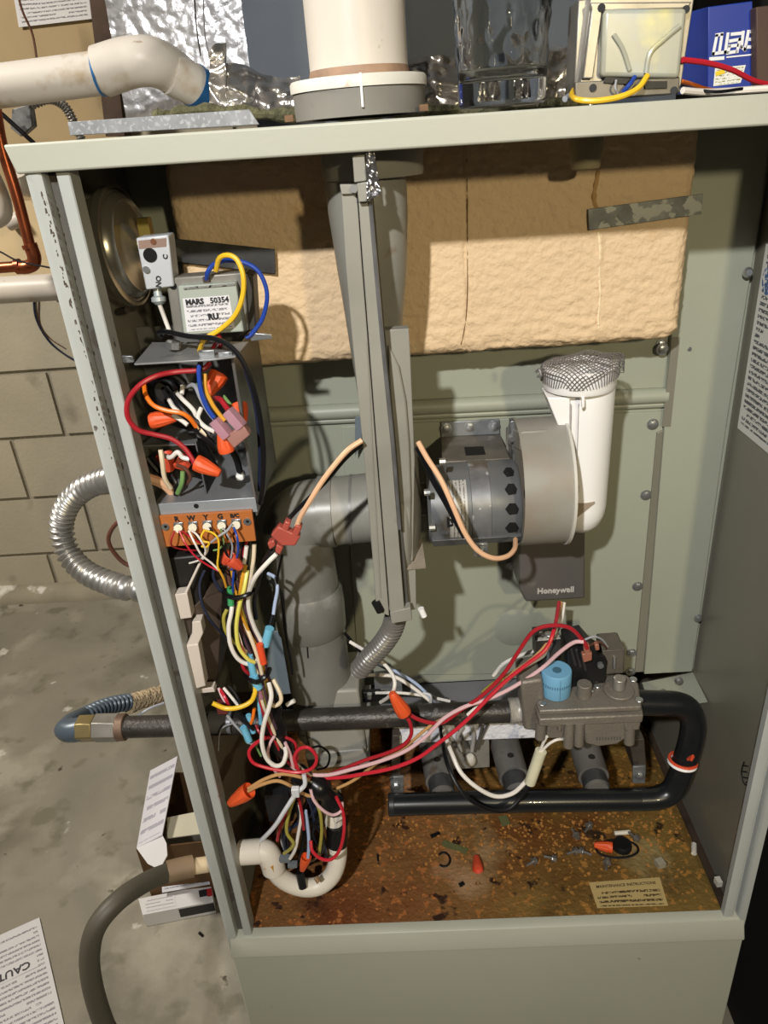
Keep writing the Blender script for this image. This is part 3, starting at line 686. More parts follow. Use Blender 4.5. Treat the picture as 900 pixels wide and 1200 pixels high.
wire('thin dark loop of cord inside the long cord', 'brown', 0.0018, [(45, 350, 1.498), (46, 378, 1.498), (58, 396, 1.498), (76, 408, 1.498)], 'cord', cat='cord')
# big flexible steel conduit
pts = [Vector((0.001, .25, at(150, 560, .26).z)), at(150, 560, .26), at(122, 563, .30), at(98, 573, .33), at(79, 592, .34), at(72, 618, .34), at(80, 648, .33), at(100, 670, .31), at(128, 683, .28), at(158, 690, .25), Vector((0.001, .235, at(186, 696, .235).z))]
o = corrug(pts, 0.0145, 0.0022, 40, mat('flex_steel', '9c9a97', 0.36, 0.7, 0.12, 30), 'steel_conduit')
tag(o, 'fat flexible steel conduit looping out of the left side of the cabinet', 'conduit')
wire('brown cable bowing out beside the steel conduit', 'brown', 0.0032, [(172, 603, .25), (150, 606, .25), (134, 616, .25), (127, 632, .25), (134, 648, .25), (150, 662, .25), (180, 668, .25)], 'cable', cat='cable')
# gas supply fittings
Yg = 0.085
gas = thing('gas_supply_line', 'brass flare nut, steel coupling and black iron pipe entering the left cabinet side', 'gas line', at(140, 852, Yg))
def pcyl(p0, p1, r, m, name, par, n=24, Y=Yg, bev=0):
    a, b = (at(*p0) if len(p0) == 3 else at(*p0, Y)), (at(*p1) if len(p1) == 3 else at(*p1, Y))
    if p0[:2] == p1[:2]: b = a + Vector((0, b.y - a.y, 0))
    bm = NB(); cyl(bm, a, b, r, n=n); return ob(name, bm, m, par, bev=bev)
rg = (at(300, 863, Yg).z - at(300, 836, Yg).z)/-2 * 0.72
Yo = 0.075
bm = NB(); tube(bm, [at(146, 852, Yo), at(250, 849, Yo), at(345, 844, Yo), at(470, 839, Yo), at(604, 833, Yo)], rg, 26, 3); ob('iron_pipe', bm, iron, gas)
brass = mat('brass_nut', '857650', 0.4, 0.6, 0.15, 40)
zincg = mat('grey_zinc', '87837c', 0.45, 0.6, 0.2, 40)
pcyl((93, 854), (112, 853), rg*1.25, brass, 'flare_nut', gas, 6, Yo, 0.001)
pcyl((112, 853), (139, 852.5), rg*1.32, zincg, 'hex_coupling', gas, 6, Yo, 0.001)
pcyl((138, 852.5), (148, 852), rg*1.22, mat('rusty_collar', '6f5a4c', 0.5, 0.4, 0.2, 60), 'collar', gas, 24, Yo, 0.001)
bm = NB(); tube(bm, [at(96, 854, Yo), at(84, 856, Yo), at(78, 853, Yo + 0.006), at(84, 846, Yo + 0.02), at(98, 839, Yo + 0.045)], rg*0.9, 20, 6, rad=lambda t, i: rg*(1.1 if t < .5 else .85))
ob('coated_bend', bm, mat('blue_grey_coating', '49545f', 0.35, 0.2, 0.1, 30), gas)
o = corrug([at(100, 839, Yo+0.045), at(125, 828, Yo+0.08), at(152, 822, Yo+0.11)], 0.0095, 0.0016, 11, mat('blue_grey_coating', ''), 'corrugated_connector', parent=gas)
bm = NB()   # braided sleeve
cen = smooth_pts([at(150, 826, Yo+0.105), at(172, 818, Yo+0.13), at(215, 806, Yo+0.17)], 20)
tube(bm, cen, 0.0095, 16, 0)
for sgn in (1, -1):
    for k in range(7):
        pp = []
        for i, p in enumerate(cen):
            t = (cen[min(i+1, len(cen)-1)] - cen[max(i-1, 0)]).normalized(); u, w = frame_of(t)
            a = sgn*i*0.42 + k*2*math.pi/7
            pp.append(p + (u*math.cos(a) + w*math.sin(a))*(0.0100 + 0.0008*math.sin(i*1.6+k)))
        tube(bm, pp, 0.0016, 5, 0)
ob('braided_sleeve', bm, mat('tan_braid', 'a08e72', 0.9, 0, 0.25, 160, bump=0.4, bs=300), gas)
wire('thin grey rod beside the braided sleeve of the gas connector', 'grey', 0.002, [(158, 841, .17), (176, 830, .18), (192, 824, .19)], 'rod', cat='rod')
wire('short black insulation scrap lying on the concrete below the gas line', 'black', 0.003, [(168, 868, .3), (173, 873, .3)], 'scrap', cat='scrap')
bpy.data.objects['scrap'].location.z = 0.0
# condensate hose
hose_m = mat('grey_brown_hose', '4d493f', 0.5, 0, 0.08, 12)
rh = (at(93, 1120, -.06).x - at(117, 1120, -.06).x)/-2
hp = [at(212, 1018, .03), at(198, 1022, .025), at(170, 1034, .0), at(138, 1056, -.03), at(113, 1086, -.05), at(105, 1120, -.06), at(109, 1158, -.07), at(122, 1200, -.08), at(140, 1240, -.09), at(150, 1330, -.1)]
ho = thing('drain_hose', 'thick grey-brown rubber hose curving down from the cabinet side to the floor', 'hose', hp[0])
bm = NB(); tube(bm, hp, abs(rh)*0.98, 24, 8); ob('hose_body', bm, hose_m, ho)
bm = NB(); tube(bm, [at(196, 1022, .024), at(212, 1018, .03), at(226, 1015, .035)], abs(rh)*1.14, 24, 5); ob('hose_cuff', bm, mat('brown_rubber', '7b6751', 0.6, 0, 0.15, 30), ho)
bm = NB(); tube(bm, [at(222, 1016, .034), at(252, 1011, .045), at(284, 1000, .05)], abs(rh)*0.84, 20, 3); ob('hose_adapter', bm, mat('beige_pvc', 'cdb999', 0.5, 0, 0.08, 20), ho)
# cardboard box of papers beside the cabinet
cardm = mat('card_inside', '6d543a', 0.8, 0, 0.15, 20)
wh = mat('white_card', 'd9d8dc', 0.5, 0, 0.03, 10)
tanflap = mat('tan_card_flap', '5c4226', 0.8, 0, 0.2, 20)
Zf = 0.004
def onf(x, y, z): return atz(x, y, z)
cb = thing('open_carton', 'opened white and brown carton holding papers against the cabinet foot', 'box', onf(205, 1050, 0))
HB = 0.16
def poly(name, pts, th, m, par, **k):
    bm = NB(); pts = [Vector(p) for p in pts]; nn = (pts[1]-pts[0]).cross(pts[2]-pts[0]).normalized()
    hexa(bm, pts, [p - nn*th for p in pts]); return ob(name, bm, m, par, smooth=False, **k)
tall = print_mat('flap_print', 'cfced6', 'a3a2ae', 7, 3, 0.35, thr=0.40)
fl = [onf(160, 994, HB), onf(190, 978, HB+0.015), onf(208, 886, HB+0.03), onf(176, 903, HB)]
sheet('printed_flap', fl, 0.002, tall, cb)
cpt = []
c0 = onf(160, 994, HB); c1 = onf(190, 978, HB+.015)
for x, y in [(160, 994), (190, 978), (195, 988), (196, 1002), (190, 1013), (181, 1016), (173, 1012)]:
    cpt.append(onf(x, y, HB + 0.012*(x-160)/35))
poly('rounded_tab', cpt[::-1], 0.002, wh, cb)
poly('carton_wall', [onf(160, 994, HB-.002), onf(176, 903, HB-.002), onf(176, 903, HB-.002) - Vector((0, 0, HB-.006)), onf(160, 994, HB-.002) - Vector((0, 0, HB-.006))], 0.003, cardm, cb)
poly('carton_wall', [onf(160, 994, HB-.004), onf(240, 985, HB-.004), onf(240, 985, HB-.004) - Vector((0, 0, HB-.008)), onf(160, 994, HB-.004) - Vector((0, 0, HB-.008))], 0.003, tanflap, cb)
poly('inner_flap', [onf(196, 982, HB-.01), onf(243, 976, HB-.01), onf(236, 950, HB-.01), onf(196, 958, HB-.01)][::1], 0.002, mat('cream_card', 'c9c3ae', 0.6, 0, 0.06, 12), cb)
poly('carton_wall', [onf(178, 905, HB-.006), onf(232, 905, HB-.006), onf(232, 905, HB-.006) - Vector((0, 0, HB-.012)), onf(178, 905, HB-.006) - Vector((0, 0, HB-.012))], 0.003, tanflap, cb)
o = sheet('instruction_sheet', [onf(190, 1046, .05), onf(246, 1036, .05), onf(236, 990, .05), onf(188, 1000, .05)], 0.0008, print_mat('sheet_print', 'cfd0d8', '84848f', 16, 22, 0.5))
tag(o, 'folded printed sheet lying inside the open carton', 'paper')
sm = thing('slim_box', 'slim white printed box lying beside the carton at the cabinet foot', 'box', onf(205, 1065, 0))
zt2 = 0.035
q = [onf(167, 1072, zt2), onf(250, 1056, zt2), onf(247, 1036, zt2), onf(162, 1053, zt2)]
bm = NB(); hexa(bm, q, [p - Vector((0, 0, zt2-.0006)) for p in q]); ob('box_body', bm, mat('slim_box_card', 'd6d4d6', .5, 0, .03, 10), sm, bev=0.0008)
up = Vector((0, 0, 0.0008))
def sub4(q, u0, v0, u1, v1, d):
    f = bil([q[0], q[1], q[2], q[3]]); return [f(u0, v0)+d, f(u1, v0)+d, f(u1, v1)+d, f(u0, v1)+d]
sheet('print_block', sub4(q, .05, .1, .48, .9, up), 0.0003, print_mat('slim_print', 'd6d4d6', 'a9a6ad', 4, 5, 0.3, thr=0.3), sm)
sheet('black_label', sub4(q, .82, .35, .93, .75, up), 0.0003, mat('label_black', '2a2a2c', 0.5, var=0), sm)
sheet('red_label', sub4(q, .93, .3, 1.0, .75, up), 0.0003, mat('label_red', 'b3262a', 0.5, var=0), sm)
bb = [q[0] + Vector((0.0, -0.001, -0.004)), q[1] + Vector((0, -0.001, -0.004))]
sheet('dark_side_label', [q[0].lerp(q[1], .5) + Vector((0, -.0008, -.026)), q[1] + Vector((0, -.0008, -.026)), q[1] + Vector((0, -.0008, -.004)), q[0].lerp(q[1], .5) + Vector((0, -.0008, -.004))], 0.0003, mat('label_black', ''), sm)
poly('end_flap', [onf(171, 1079, .012), onf(209, 1071, .012), onf(208, 1066, .016), onf(169, 1073, .016)], 0.001, wh, sm)
# caution sheet on the floor
A, B, C_, D_ = onf(46, 1075, .004), onf(76, 1205, .004), onf(-60, 1260, .004), onf(-50, 1118, .004)
pg = sheet('caution_sheet', [D_ + (B-A)*1.3, B + (B-A)*0.0 + (B-A)*0.3, A, D_], 0.0015, print_mat('caution_print', 'd4d3d8', '8b8a92', 30, 30, 0.42))
tag(pg, 'white printed CAUTION sheet lying on the concrete floor at lower left', 'paper')
bm = NB()
pa_, pb_ = onf(31, 1131, .0056), onf(0, 1146, .0056)
blank = print_mat('caution_blank', 'd4d3d8', 'd4d3d8', 2)
dd = (pb_ - pa_).normalized(); 
down = (B-A).normalized()
ctr = pa_ + dd*0.040
merge_text(bm, 'CAUTION', 0.0205, ctr, dd, -down*-1, 0.0001, bold=0.0003)
ob('caution_heading', bm, mat('heading_ink', '3b3b40', 0.6, var=0), pg)
w2 = dd*0.058; h2 = down*0.0125
strip = [ctr + w2 - h2, ctr - w2 - h2, ctr - w2 + h2, ctr + w2 + h2]
nn = (strip[1]-strip[0]).cross(strip[3]-strip[0])
if nn.z < 0: strip = strip[::-1]
sheet('heading_blank', [p - Vector((0, 0, .0010)) for p in strip], 0.0002, blank, pg)
# ================================================================ FOAM BLOCK, STRAPS
YF = 0.145
fx0, fx1 = at(198, 250, YF).x, at(808, 300, YF).x
fz0 = at(550, 416, YF).z; fz1 = H - 0.013
foam_m = mat('cream_foam', 'd2b793', 0.75, 0, 0.05, 6, bump=0.55, bs=170, spots=[('c4a274', 0.62, 10, 0.1), ('a87f50', 0.76, 14, 0.04)], sc=1)
def fdisp(p):
    e = min(1.0, max(0.0, 1 - (p.z - fz0) / 0.09))
    q = Vector((p.x * 1.0, p.y, p.z * 1.6))
    d = 0.0007*noise.noise(q*120) + 0.0006*noise.noise(q*260) + e*(0.0012*noise.noise(q*90) + 0.0014*noise.noise(Vector((p.x*40, p.y*40, p.z*160))))
    seam = abs(p.x - at(546, 300, YF).x - 0.0008*math.sin(p.z*90))
    if seam < 0.0018: d -= 0.002*(1 - seam/0.0018)
    bead = abs(p.x - at(701, 320, YF).x - 0.0006*math.sin(p.z*130))
    if bead < 0.0035 and at(700, 380, YF).z < p.z < at(700, 275, YF).z: d += 0.0022*(1 - bead/0.0035)*(0.6+0.5*noise.noise(q*200))
    return d
foam = thing('insulation_block', 'cream rigid foam insulation block across the top of the furnace interior', 'insulation', ((fx0+fx1)/2, YF+.03, fz0))
bm = NB(); rbox(bm, ((fx0+fx1)/2, YF + 0.0245, (fz0+fz1)/2), (fx1-fx0, 0.050, fz1-fz0), 0.014, (300, 8, 110), disp=fdisp)
ob('foam_body', bm, foam_m, foam, ang=180)
bm = NB(); tube(bm, [at(701, 272, YF-.0002), at(703, 290, YF-.0004), at(702, 320, YF-.0004), at(703, 345, YF-.0004), at(701, 372, YF-.0004), at(702, 384, YF)], .0016, 8, 5, rad=lambda t, i: .0013 + .0007*noise.noise(Vector((i*.9, 1, 2))))
ob('glue_bead', bm, mat('pale_glue', 'e6d3ae', .6, 0, .05, 40), foam)
bm = NB(); tube(bm, [at(701, 200, YF+.0004), at(696, 230, YF+.0002), at(700, 250, YF+.0004)], .0028, 8, 5, rad=lambda t, i: .0022 + .0012*noise.noise(Vector((i*.9, 4, 2))))
ob('glue_bead', bm, mat('brown_glue', 'b08d5c', .6, 0, .1, 60), foam)
bm = NB(); tube(bm, [at(547, 185, YF), at(548, 300, YF), at(547, 360, YF), at(543, 392, YF), at(540, 404, YF)], .0005, 5, 6); ob('crack_line', bm, mat('crack_brown', '6e5434', .8, var=0), foam)
def strap(pts, Y, lb, m=galv_d):
    bm = NB(); slab(bm, pts, Y, 0.0012); o = ob('metal_strap', bm, m, bev=0.0004); tag(o, lb, 'strap'); return o
spang = mat('spangled_strap', '6f7271', 0.42, 0.35, 0.35, 55, spots=[('9a9c96', 0.52, 85, 0.03), ('4c4d4d', 0.6, 60, 0.03)])
strap([(689, 245), (824, 227), (822, 251), (690, 270)], YF - 0.004, 'spangled galvanised strap holding the right end of the foam block', spang)
strap([(198, 279), (322, 292), (323, 321), (200, 306)], YF - 0.008, 'dark galvanised strap across the left end of the foam block', mat('dark_strap', '3f3f3e', 0.45, 0.5, 0.3, 60, spots=[('6b6c6a', 0.62, 50, 0.05)]))
bm = NB(); c0 = at(688, 150, 0.10); lathe(bm, [(0.013, 0.03), (0.013, 0), (0.0115, -0.004), (0.0115, -0.011), (0.0105, -0.0125), (0.0, -0.0125)], Vector((c0.x, 0.10, H-0.034)), (0, 0, 1), 26, False)
tag(ob('pipe_plug', bm, mat('tan_pvc', '8d8468', 0.5, 0, 0.1, 30)), 'tan plastic plug poking down through the cabinet top beside the strap', 'plug')

# ================================================================ EXHAUST HOUSING
hs = thing('inducer_housing', 'tall grey plastic blower housing with tapered exhaust pipe hanging from the cabinet top', 'blower housing', at(455, 720, 0.08))
EY = 0.072
zt1 = H - 0.013
ctr = lambda px, py, Y: at(px, py, Y)
c_top = at(430, 232, EY); c_mid = at(436, 315, EY); c_low = at(450, 500, EY)
r_top = (at(477, 240, EY).x - at(383, 240, EY).x)/2; r_mid = (at(480, 312, EY).x - at(391, 312, EY).x)/2
bm = NB(); tube(bm, [Vector((c_top.x, EY, zt1)), c_top, c_mid, at(440, 400, EY+.004), at(447, 500, EY+.012)], r_top, 40, 6,
                rad=lambda t, i: r_top*(1 - 0.10*max(0, t-0.3)/0.2) if t < .5 else r_top*(0.9 - 0.75*(t-0.5)))
ob('exhaust_pipe', bm, plast, hs)
rcx = (at(505, 195, 0.02).x - at(375, 200, 0.02).x)/2
zfl = at(440, 211, EY - 0.05).z
bm = NB(); lathe(bm, [(r_top*0.98, zt1), (rcx*0.92, zt1), (rcx, zt1-0.001), (rcx, zfl+0.002), (rcx*0.98, zfl), (r_top*0.98, zfl)], (c_top.x + 0.006, EY, 0), (0, 0, 1), 56, False)
ob('top_flange', bm, plast, hs)
# scroll drum, seen edge-on
hub = at(468, 578, 0.105)
xL, xR = at(428, 560, 0.02).x, at(470, 560, 0.02).x
bm = NB(); lathe(bm, [(0.0, 0.0), (0.085, 0.0), (0.088, 0.003), (0.088, xR-xL), (0.086, xR-xL+0.003), (0.07, xR-xL+0.011), (0.03, xR-xL+0.016), (0, xR-xL+0.016)], Vector((xL, 0.105, hub.z)), (1, 0, 0), 64, False)
ob('scroll_drum', bm, plast, hs)
# front channel with two seams
def strip(pts, Y, th, name='channel_strip', m=plast, par=hs, bev=0.0006):
    bm = NB(); slab(bm, pts, Y, th); return ob(name, bm, m, par, bev=bev)
YC = 0.008
Lx = [(400, 226), (405, 310), (413, 400), (425, 520), (434, 620), (441, 716)]
Mx = [(419, 226), (425, 310), (432, 400), (441, 520), (449, 620), (457, 722)]
Rx = [(432, 228), (439, 310), (447, 400), (459, 520), (467, 620), (475, 720)]
strip(Lx + [(x-0.9, y) for x, y in Mx[::-1]], YC, 0.020)
strip([(x+0.3, y) for x, y in Mx] + [(x-.6, y) for x, y in Rx[::-1]], YC+0.0006, 0.020)
strip([(x, y) for x, y in Rx] + [(x+5, y) for x, y in Rx[::-1]], YC+0.008, 0.014, m=mat('dark_gap_plastic', '4b4a46', 0.5, 0, 0.1, 20))
bm = NB(); tube(bm, [at(x+1.5, y, YC-0.0008) for x, y in Rx[:5]], 0.0014, 7, 4); ob('seam_bead', bm, mat('seal_bead', '6a6a6c', 0.25, 0.3, 0.2, 60), hs)
for a_, b_ in (((430, 400), (437, 540)), ((437, 540), (446, 700))):
    bm = NB(); tube(bm, [at(*a_, YC-0.0003), at(*b_, YC-0.0003)], 0.0007, 6, 0); ob('moulded_line', bm, plast, hs)
strip([(447, 387), (479, 385), (481, 420), (486, 540), (484, 657), (471, 660), (463, 520), (453, 440)], YC+0.018, 0.012, 'rear_flange')
bm = NB()   # bulging half dome of the drum in front of the flange
pts = [at(x, y, YC+0.014) for x, y in [(455, 404), (468, 430), (476, 470), (480, 520), (482, 580), (481, 655), (472, 658), (465, 560), (457, 470)]]
hexa(bm, pts, [p + Vector((0, 0.02, 0)) for p in pts]); ob('scroll_cheek', bm, plast, hs, bev=0.0015)
bm = NB(); pts = [at(494, 630, YC+.05), at(499, 664, YC+.016), at(470, 667, YC+.012), at(474, 660, YC+.04)]
hexa(bm, pts, [p - Vector((0, 0, .0016)) for p in pts]); ob('foot_bracket', bm, mat('dusty_plastic', '80776a', 0.7, 0, 0.2, 60), hs, smooth=False)
strip([(473, 667), (487, 666), (488, 714), (478, 716)], YC+0.016, 0.006, 'lower_plate')
strip([(457, 718), (481, 712), (483, 727), (459, 731)], YC-0.001, 0.010, 'drain_clip')
pcyl((440, 705), (446, 716), 0.004, blackp, 'drain_knob', hs, 12, YC)
pcyl((493, 713), (497, 722), 0.003, white, 'drain_stub', hs, 12, YC+.02)
# clip and crumpled foil at the top
strip([(413, 183), (427, 181), (430, 212), (415, 214)], YC-0.004, 0.006, 'clip_plate')
strip([(398, 216), (422, 216), (422, 227), (400, 228)], YC-0.003, 0.006, 'clip_plate')
strip([(418, 215), (436, 212), (434, 236), (420, 237)], YC-0.006, 0.008, 'clip_plate')
pcyl((415, 221, YC-.0035), (415, 221, YC-.0065), 0.0026, steel, 'clip_screw', hs, 12)
bm = crinkle(16, 24, bil([at(430, 236, YC-.006), at(447, 228, YC-.004), at(438, 176, YC-.002), at(429, 180, YC-.006)]), 0.008, 120, 3)
ob('foil_wrap', bm, mat('grey_foil', 'a3a2a6', 0.25, 0.9, 0.1, 30), hs, ang=180)
# corrugated drain tube
o = corrug([at(464, 722, .03), at(459, 738, .032), at(448, 755, .04), at(434, 770, .05), at(420, 786, .065)], 0.0092, 0.0016, 20, mat('smoke_tube', '65625e', 0.3, 0.1, 0.08, 30), 'drain_tube')
tag(o, 'grey corrugated drain tube curving left from the bottom of the blower housing', 'tube')
# elbow and down pipe
EY2 = 0.128
el = thing('exhaust_elbow', 'big grey plastic elbow and down pipe left of the blower housing', 'pipe', at(385, 860, EY2))
r2 = (at(400, 560, EY2).z - at(400, 640, EY2).z)/2 * 0.90
bm = NB(); tube(bm, [at(438, 594, EY2), at(392, 599, EY2)], r2, 36, 0); ob('inlet_stub', bm, plast, el)
bm = NB(); tube(bm, [at(392, 599, EY2), at(375, 600, EY2)], r2*1.05, 36, 0); tube(bm, [at(413, 597, EY2), at(410, 597, EY2)], r2*1.03, 36, 0); ob('coupling_ring', bm, plast_d, el)
xv = at(368, 750, EY2).x
zj = at(356, 655, EY2).z
bm = NB(); y598 = at(380, 600, EY2).z
tube(bm, [at(380, 600, EY2), Vector((xv+0.012, EY2, y598-0.002)), Vector((xv-0.001, EY2, y598-0.014)), Vector((xv-0.002, EY2, y598-0.034)), Vector((xv, EY2, at(360, 700, EY2).z))], r2, 36, 8)
ob('bend', bm, plast_d, el)
bm = NB(); lathe(bm, [(r2, at(358, 690, EY2).z+.004), (r2*1.08, at(358, 697, EY2).z+.006), (r2*1.10, at(360, 712, EY2).z), (r2*1.08, at(360, 733, EY2).z), (r2, at(360, 736, EY2).z-.001)], (xv, EY2, 0), (0, 0, 1), 40, False)
ob('joint_ring', bm, plast_d, el)
zb1 = at(385, 852, EY2).z
bm = NB(); cyl(bm, (xv, EY2, at(360, 705, EY2).z), (xv+.001, EY2, zb1), r2*1.02, n=40); ob('down_pipe', bm, plast_d, el)
bm = NB(); tube(bm, [at(360, 757, EY2-r2-.001), at(361, 771, EY2-r2-.001)], 0.0008, 6, 0); ob('nick', bm, blackp, el)
bm = NB()
t_ = [at(350, 812, .10), at(420, 808, .10), at(430, 880, .085), at(364, 886, .085)]
hexa(bm, t_, [p + Vector((0, .07, 0)) for p in t_]); ob('boot', bm, plast, el, bev=0.003)
bm = NB(); t_ = [at(357, 884, .08), at(425, 878, .08), at(434, 896, .078), at(362, 903, .078)]; hexa(bm, t_, [p + Vector((0, .08, 0)) for p in t_]); ob('boot_flange', bm, plast, el, bev=0.002)
bm = NB(); t_ = [at(417, 845, .095), at(434, 842, .10), at(432, 885, .09), at(415, 886, .085)]; hexa(bm, t_, [p + Vector((0, .06, 0)) for p in t_]); ob('boot_side', bm, plast, el, bev=0.002)
strap([(416, 489), (424, 488), (424, 520), (416, 535)], 0.19, 'small blue-grey metal tab on the panel left of the blower housing', mat('blue_tab', '707a80', .5, .2, .1, 20))

# ================================================================ MOTOR, DRUM, INTAKE
MY = 0.095
mc = at(555, 588, MY)
mr = (at(555, 538, MY).z - at(555, 638, MY).z)/2 * 0.86
mt = thing('blower_motor', 'grey cylindrical blower motor hung from a bolted bracket in the middle', 'motor', (mc.x, MY, mc.z - mr))
motm = mat('motor_paint', '66686a', 0.42, 0.2, 0.10, 25, spots=[('55504a', 0.6, 30, 0.08)])
xa, xb_, xc_, xd_, xe_ = [at(px, 573, MY - mr*.6).x for px in (500, 526, 551, 574, 610)]
AX = Vector((xa, MY, mc.z))
bm = NB(); lathe(bm, [(0, 0), (mr*.86, 0), (mr*.95, .003), (mr*.97, xb_-xa), (mr, xb_-xa), (mr, xd_-xa), (mr*1.0, xe_-xa-.004), (mr*.93, xe_-xa), (0, xe_-xa)], AX, (1, 0, 0), 56, False)
body = ob('motor_body', bm, motm, mt)
bm = NB(); lathe(bm, [(mr+.0002, 0), (mr*1.03, .0004), (mr*1.03, xd_-xc_-.0004), (mr+.0002, xd_-xc_)], Vector((xc_, MY, mc.z)), (1, 0, 0), 56, False)
ob('strap_band', bm, mat('band_metal', '76777a', 0.4, 0.4, 0.25, 60, spots=[('b0b2b4', 0.62, 70, 0.03), ('67584a', 0.62, 22, .1)]), mt)
def surf(a, x, k=1.0):  # point on motor surface; a in degrees from front, up positive
    a = math.radians(a); return Vector((x, MY - math.cos(a)*mr*k, mc.z + math.sin(a)*mr*k))
bm = NB()
for a0, w, h0 in ((-14, 11, .011), (14, 10, .011), (40, 10, .010), (66, 10, .009)):
    xm = (xd_*0.35 + xe_*0.65)
    q = [surf(a0-w*.8, xm-h0*.25, .96), surf(a0, xm-h0*.55, .96), surf(a0+w*.8, xm-h0*.2, .96), surf(a0+w*.75, xm+h0*.3, .96), surf(a0, xm+h0*.55, .96), surf(a0-w*.7, xm+h0*.4, .96)]
    nn = Vector((0, -math.cos(math.radians(a0)), math.sin(math.radians(a0))))*mr*.075
    hexa(bm, [p + nn for p in q], q)
ob('vent_holes', bm, mat('vent_black', '060606', 0.9, var=0), mt, smooth=False)
bm = NB()
q = [surf(-8, at(520, 573, MY).x, .95), surf(8, at(520, 573, MY).x, .95), surf(4, at(527, 573, MY).x, .95), surf(-6, at(527, 573, MY).x, .95)]
hexa(bm, [p + Vector((0, -mr*.06, 0)) for p in q], q); ob('end_hole', bm, mat('vent_black', ''), mt, smooth=False)
# curved name plate
bm = NB(); uvl = bm.loops.layers.uv.new('UVMap'); x0_, x1_ = at(526, 573, MY-mr).x, at(548, 573, MY-mr).x
grid = [[bm.verts.new(surf(a, x, 1.006)) for x in (x0_, x1_)] for a in range(-32, 62, 6)]
for i in range(len(grid)-1):
    f = bm.faces.new([grid[i][0], grid[i][1], grid[i+1][1], grid[i+1][0]])
    for l, uv in zip(f.loops, ((i/len(grid), 0), (i/len(grid), 1), ((i+1)/len(grid), 1), ((i+1)/len(grid), 0))): l[uvl].uv = uv
npm = print_mat('motor_plate_print', 'a9a7a4', '6a655e', 5, 20, .4); npm.node_tree.nodes['Principled BSDF'].inputs['Metallic'].default_value = .15; npm.node_tree.nodes['Principled BSDF'].inputs['Roughness'].default_value = .35
ob('name_plate', bm, npm, mt)
# bracket
dirty = mat('dirty_bracket', '716a62', 0.55, 0.3, 0.25, 40, spots=[('8d8a86', 0.62, 50, 0.05)])
bm = NB(); slab(bm, [(517, 495), (585, 491), (586, 509), (517, 512)], 0.198, 0.002); ob('bracket_flange', bm, mat('bracket_flange_zinc', '8b8e90', .4, .5, .15, 60), mt, bev=0.0006)
bm = NB()
q = [at(517, 512, .198), at(586, 509, .198), at(598, 537, MY+.01), at(518, 541, MY+.01)]
hexa(bm, q, [p - Vector((0, 0, .002)) for p in q]); ob('bracket_arm', bm, dirty, mt, bev=0.0006)
fq = bil([q[3], q[2], q[1], q[0]]); bm = NB(); up1 = Vector((0, -.0003, .0006)); q2 = [fq(.36, .18), fq(.66, .18), fq(.66, .50), fq(.36, .50)]; hexa(bm, [p+up1 for p in q2], [p-up1*.2 for p in q2]); ob('bracket_slot', bm, mat('vent_black', ''), mt, smooth=False)
bm = NB(); hexbolt(bm, .0045, .0035); bb_ = ob('bracket_bolt', bm, steel, mt, keep=True); bb_.location = at(523, 502, .1978) - wloc(mt)
for x, y in ((550.5, 500), (579, 499)): inst(bb_, 'bracket_bolt', at(x, y, .1978), mt)
strip([(555, 637), (572, 637), (572, 650), (556, 653)], .05, .004, 'band_lug', steel, mt)
pcyl((563, 646, .05), (563, 646, .045), .004, galv, 'lug_screw', mt, 8)
bm = NB(); cyl(bm, at(488, 585, MY), at(503, 584, MY), .016, n=24); cyl(bm, at(478, 585, MY), at(504, 584, MY), .006, n=16); ob('shaft_end', bm, mat('oily_steel', '55524f', .4, .5, .2, 40), mt)
for x, y, Y_ in ((503, 618, .055), (497, 577, .05), (515, 541, .06)): pcyl((x, y, Y_), (x+7, y-.5, Y_), .0032, steel, 'through_bolt', mt, 8)
bm = NB(); q = [at(506, 634, MY-.04), at(612, 628, MY-.04), at(612, 634, MY-.03), at(508, 641, MY-.03)]; hexa(bm, q, [p + Vector((0, .03, 0)) for p in q]); ob('base_rail', bm, motm, mt, bev=.001)
# drum
dc = at(640, 563, MY); dr = (at(640, 487, MY).z - at(640, 640, MY).z)/2*.88
dx0, dx1 = at(612, 563, MY-dr*.7).x, at(671, 563, MY-dr*.7).x
db = thing('combustion_blower_drum', 'dusty grey round blower drum between motor and white intake', 'blower', (dc.x, MY, dc.z-dr))
drm = mat('drum_grey', '8b8982', 0.5, 0, 0.08, 15, spots=[('85796a', 0.55, 9, 0.15), ('7a6a55', 0.68, 80, 0.03)])
w = dx1-dx0
bm = NB(); lathe(bm, [(0, .002), (dr*.97, .002), (dr, 0), (dr, w), (dr*.97, w+.001), (0, w+.001)], Vector((dx0, MY, dc.z)), (1, 0, 0), 72, False); ob('drum_rim', bm, drm, db)
bm = NB(); lathe(bm, [(dr*1.0, 0), (dr*1.025, .0005), (dr*1.025, .003), (dr*1.0, .0035)], Vector((dx1-.002, MY, dc.z)), (1, 0, 0), 72, False); ob('rim_bead', bm, mat('rim_bead_white', 'bdbab2', .5, 0, .05, 10), db)
bm = NB(); zt3 = dc.z + dr; hexa(bm, [Vector((dx0+.001, MY-.02, zt3-.02)), Vector((dx0+w*.6, MY-.02, zt3-.02)), Vector((dx0+w*.6, MY+.07, zt3-.05)), Vector((dx0+.001, MY+.07, zt3-.05))],
     [Vector((dx0+.001, MY-.02, zt3-.001)), Vector((dx0+w*.6, MY-.02, zt3-.001)), Vector((dx0+w*.6, MY+.07, zt3-.030)), Vector((dx0+.001, MY+.07, zt3-.030))])
ob('outlet_neck', bm, drm, db, bev=.002)
bm = NB(); slab(bm, [(598, 494), (604, 493), (606, 545), (601, 545)], MY+.02, .01); ob('side_bracket', bm, galv, db, bev=.0005)
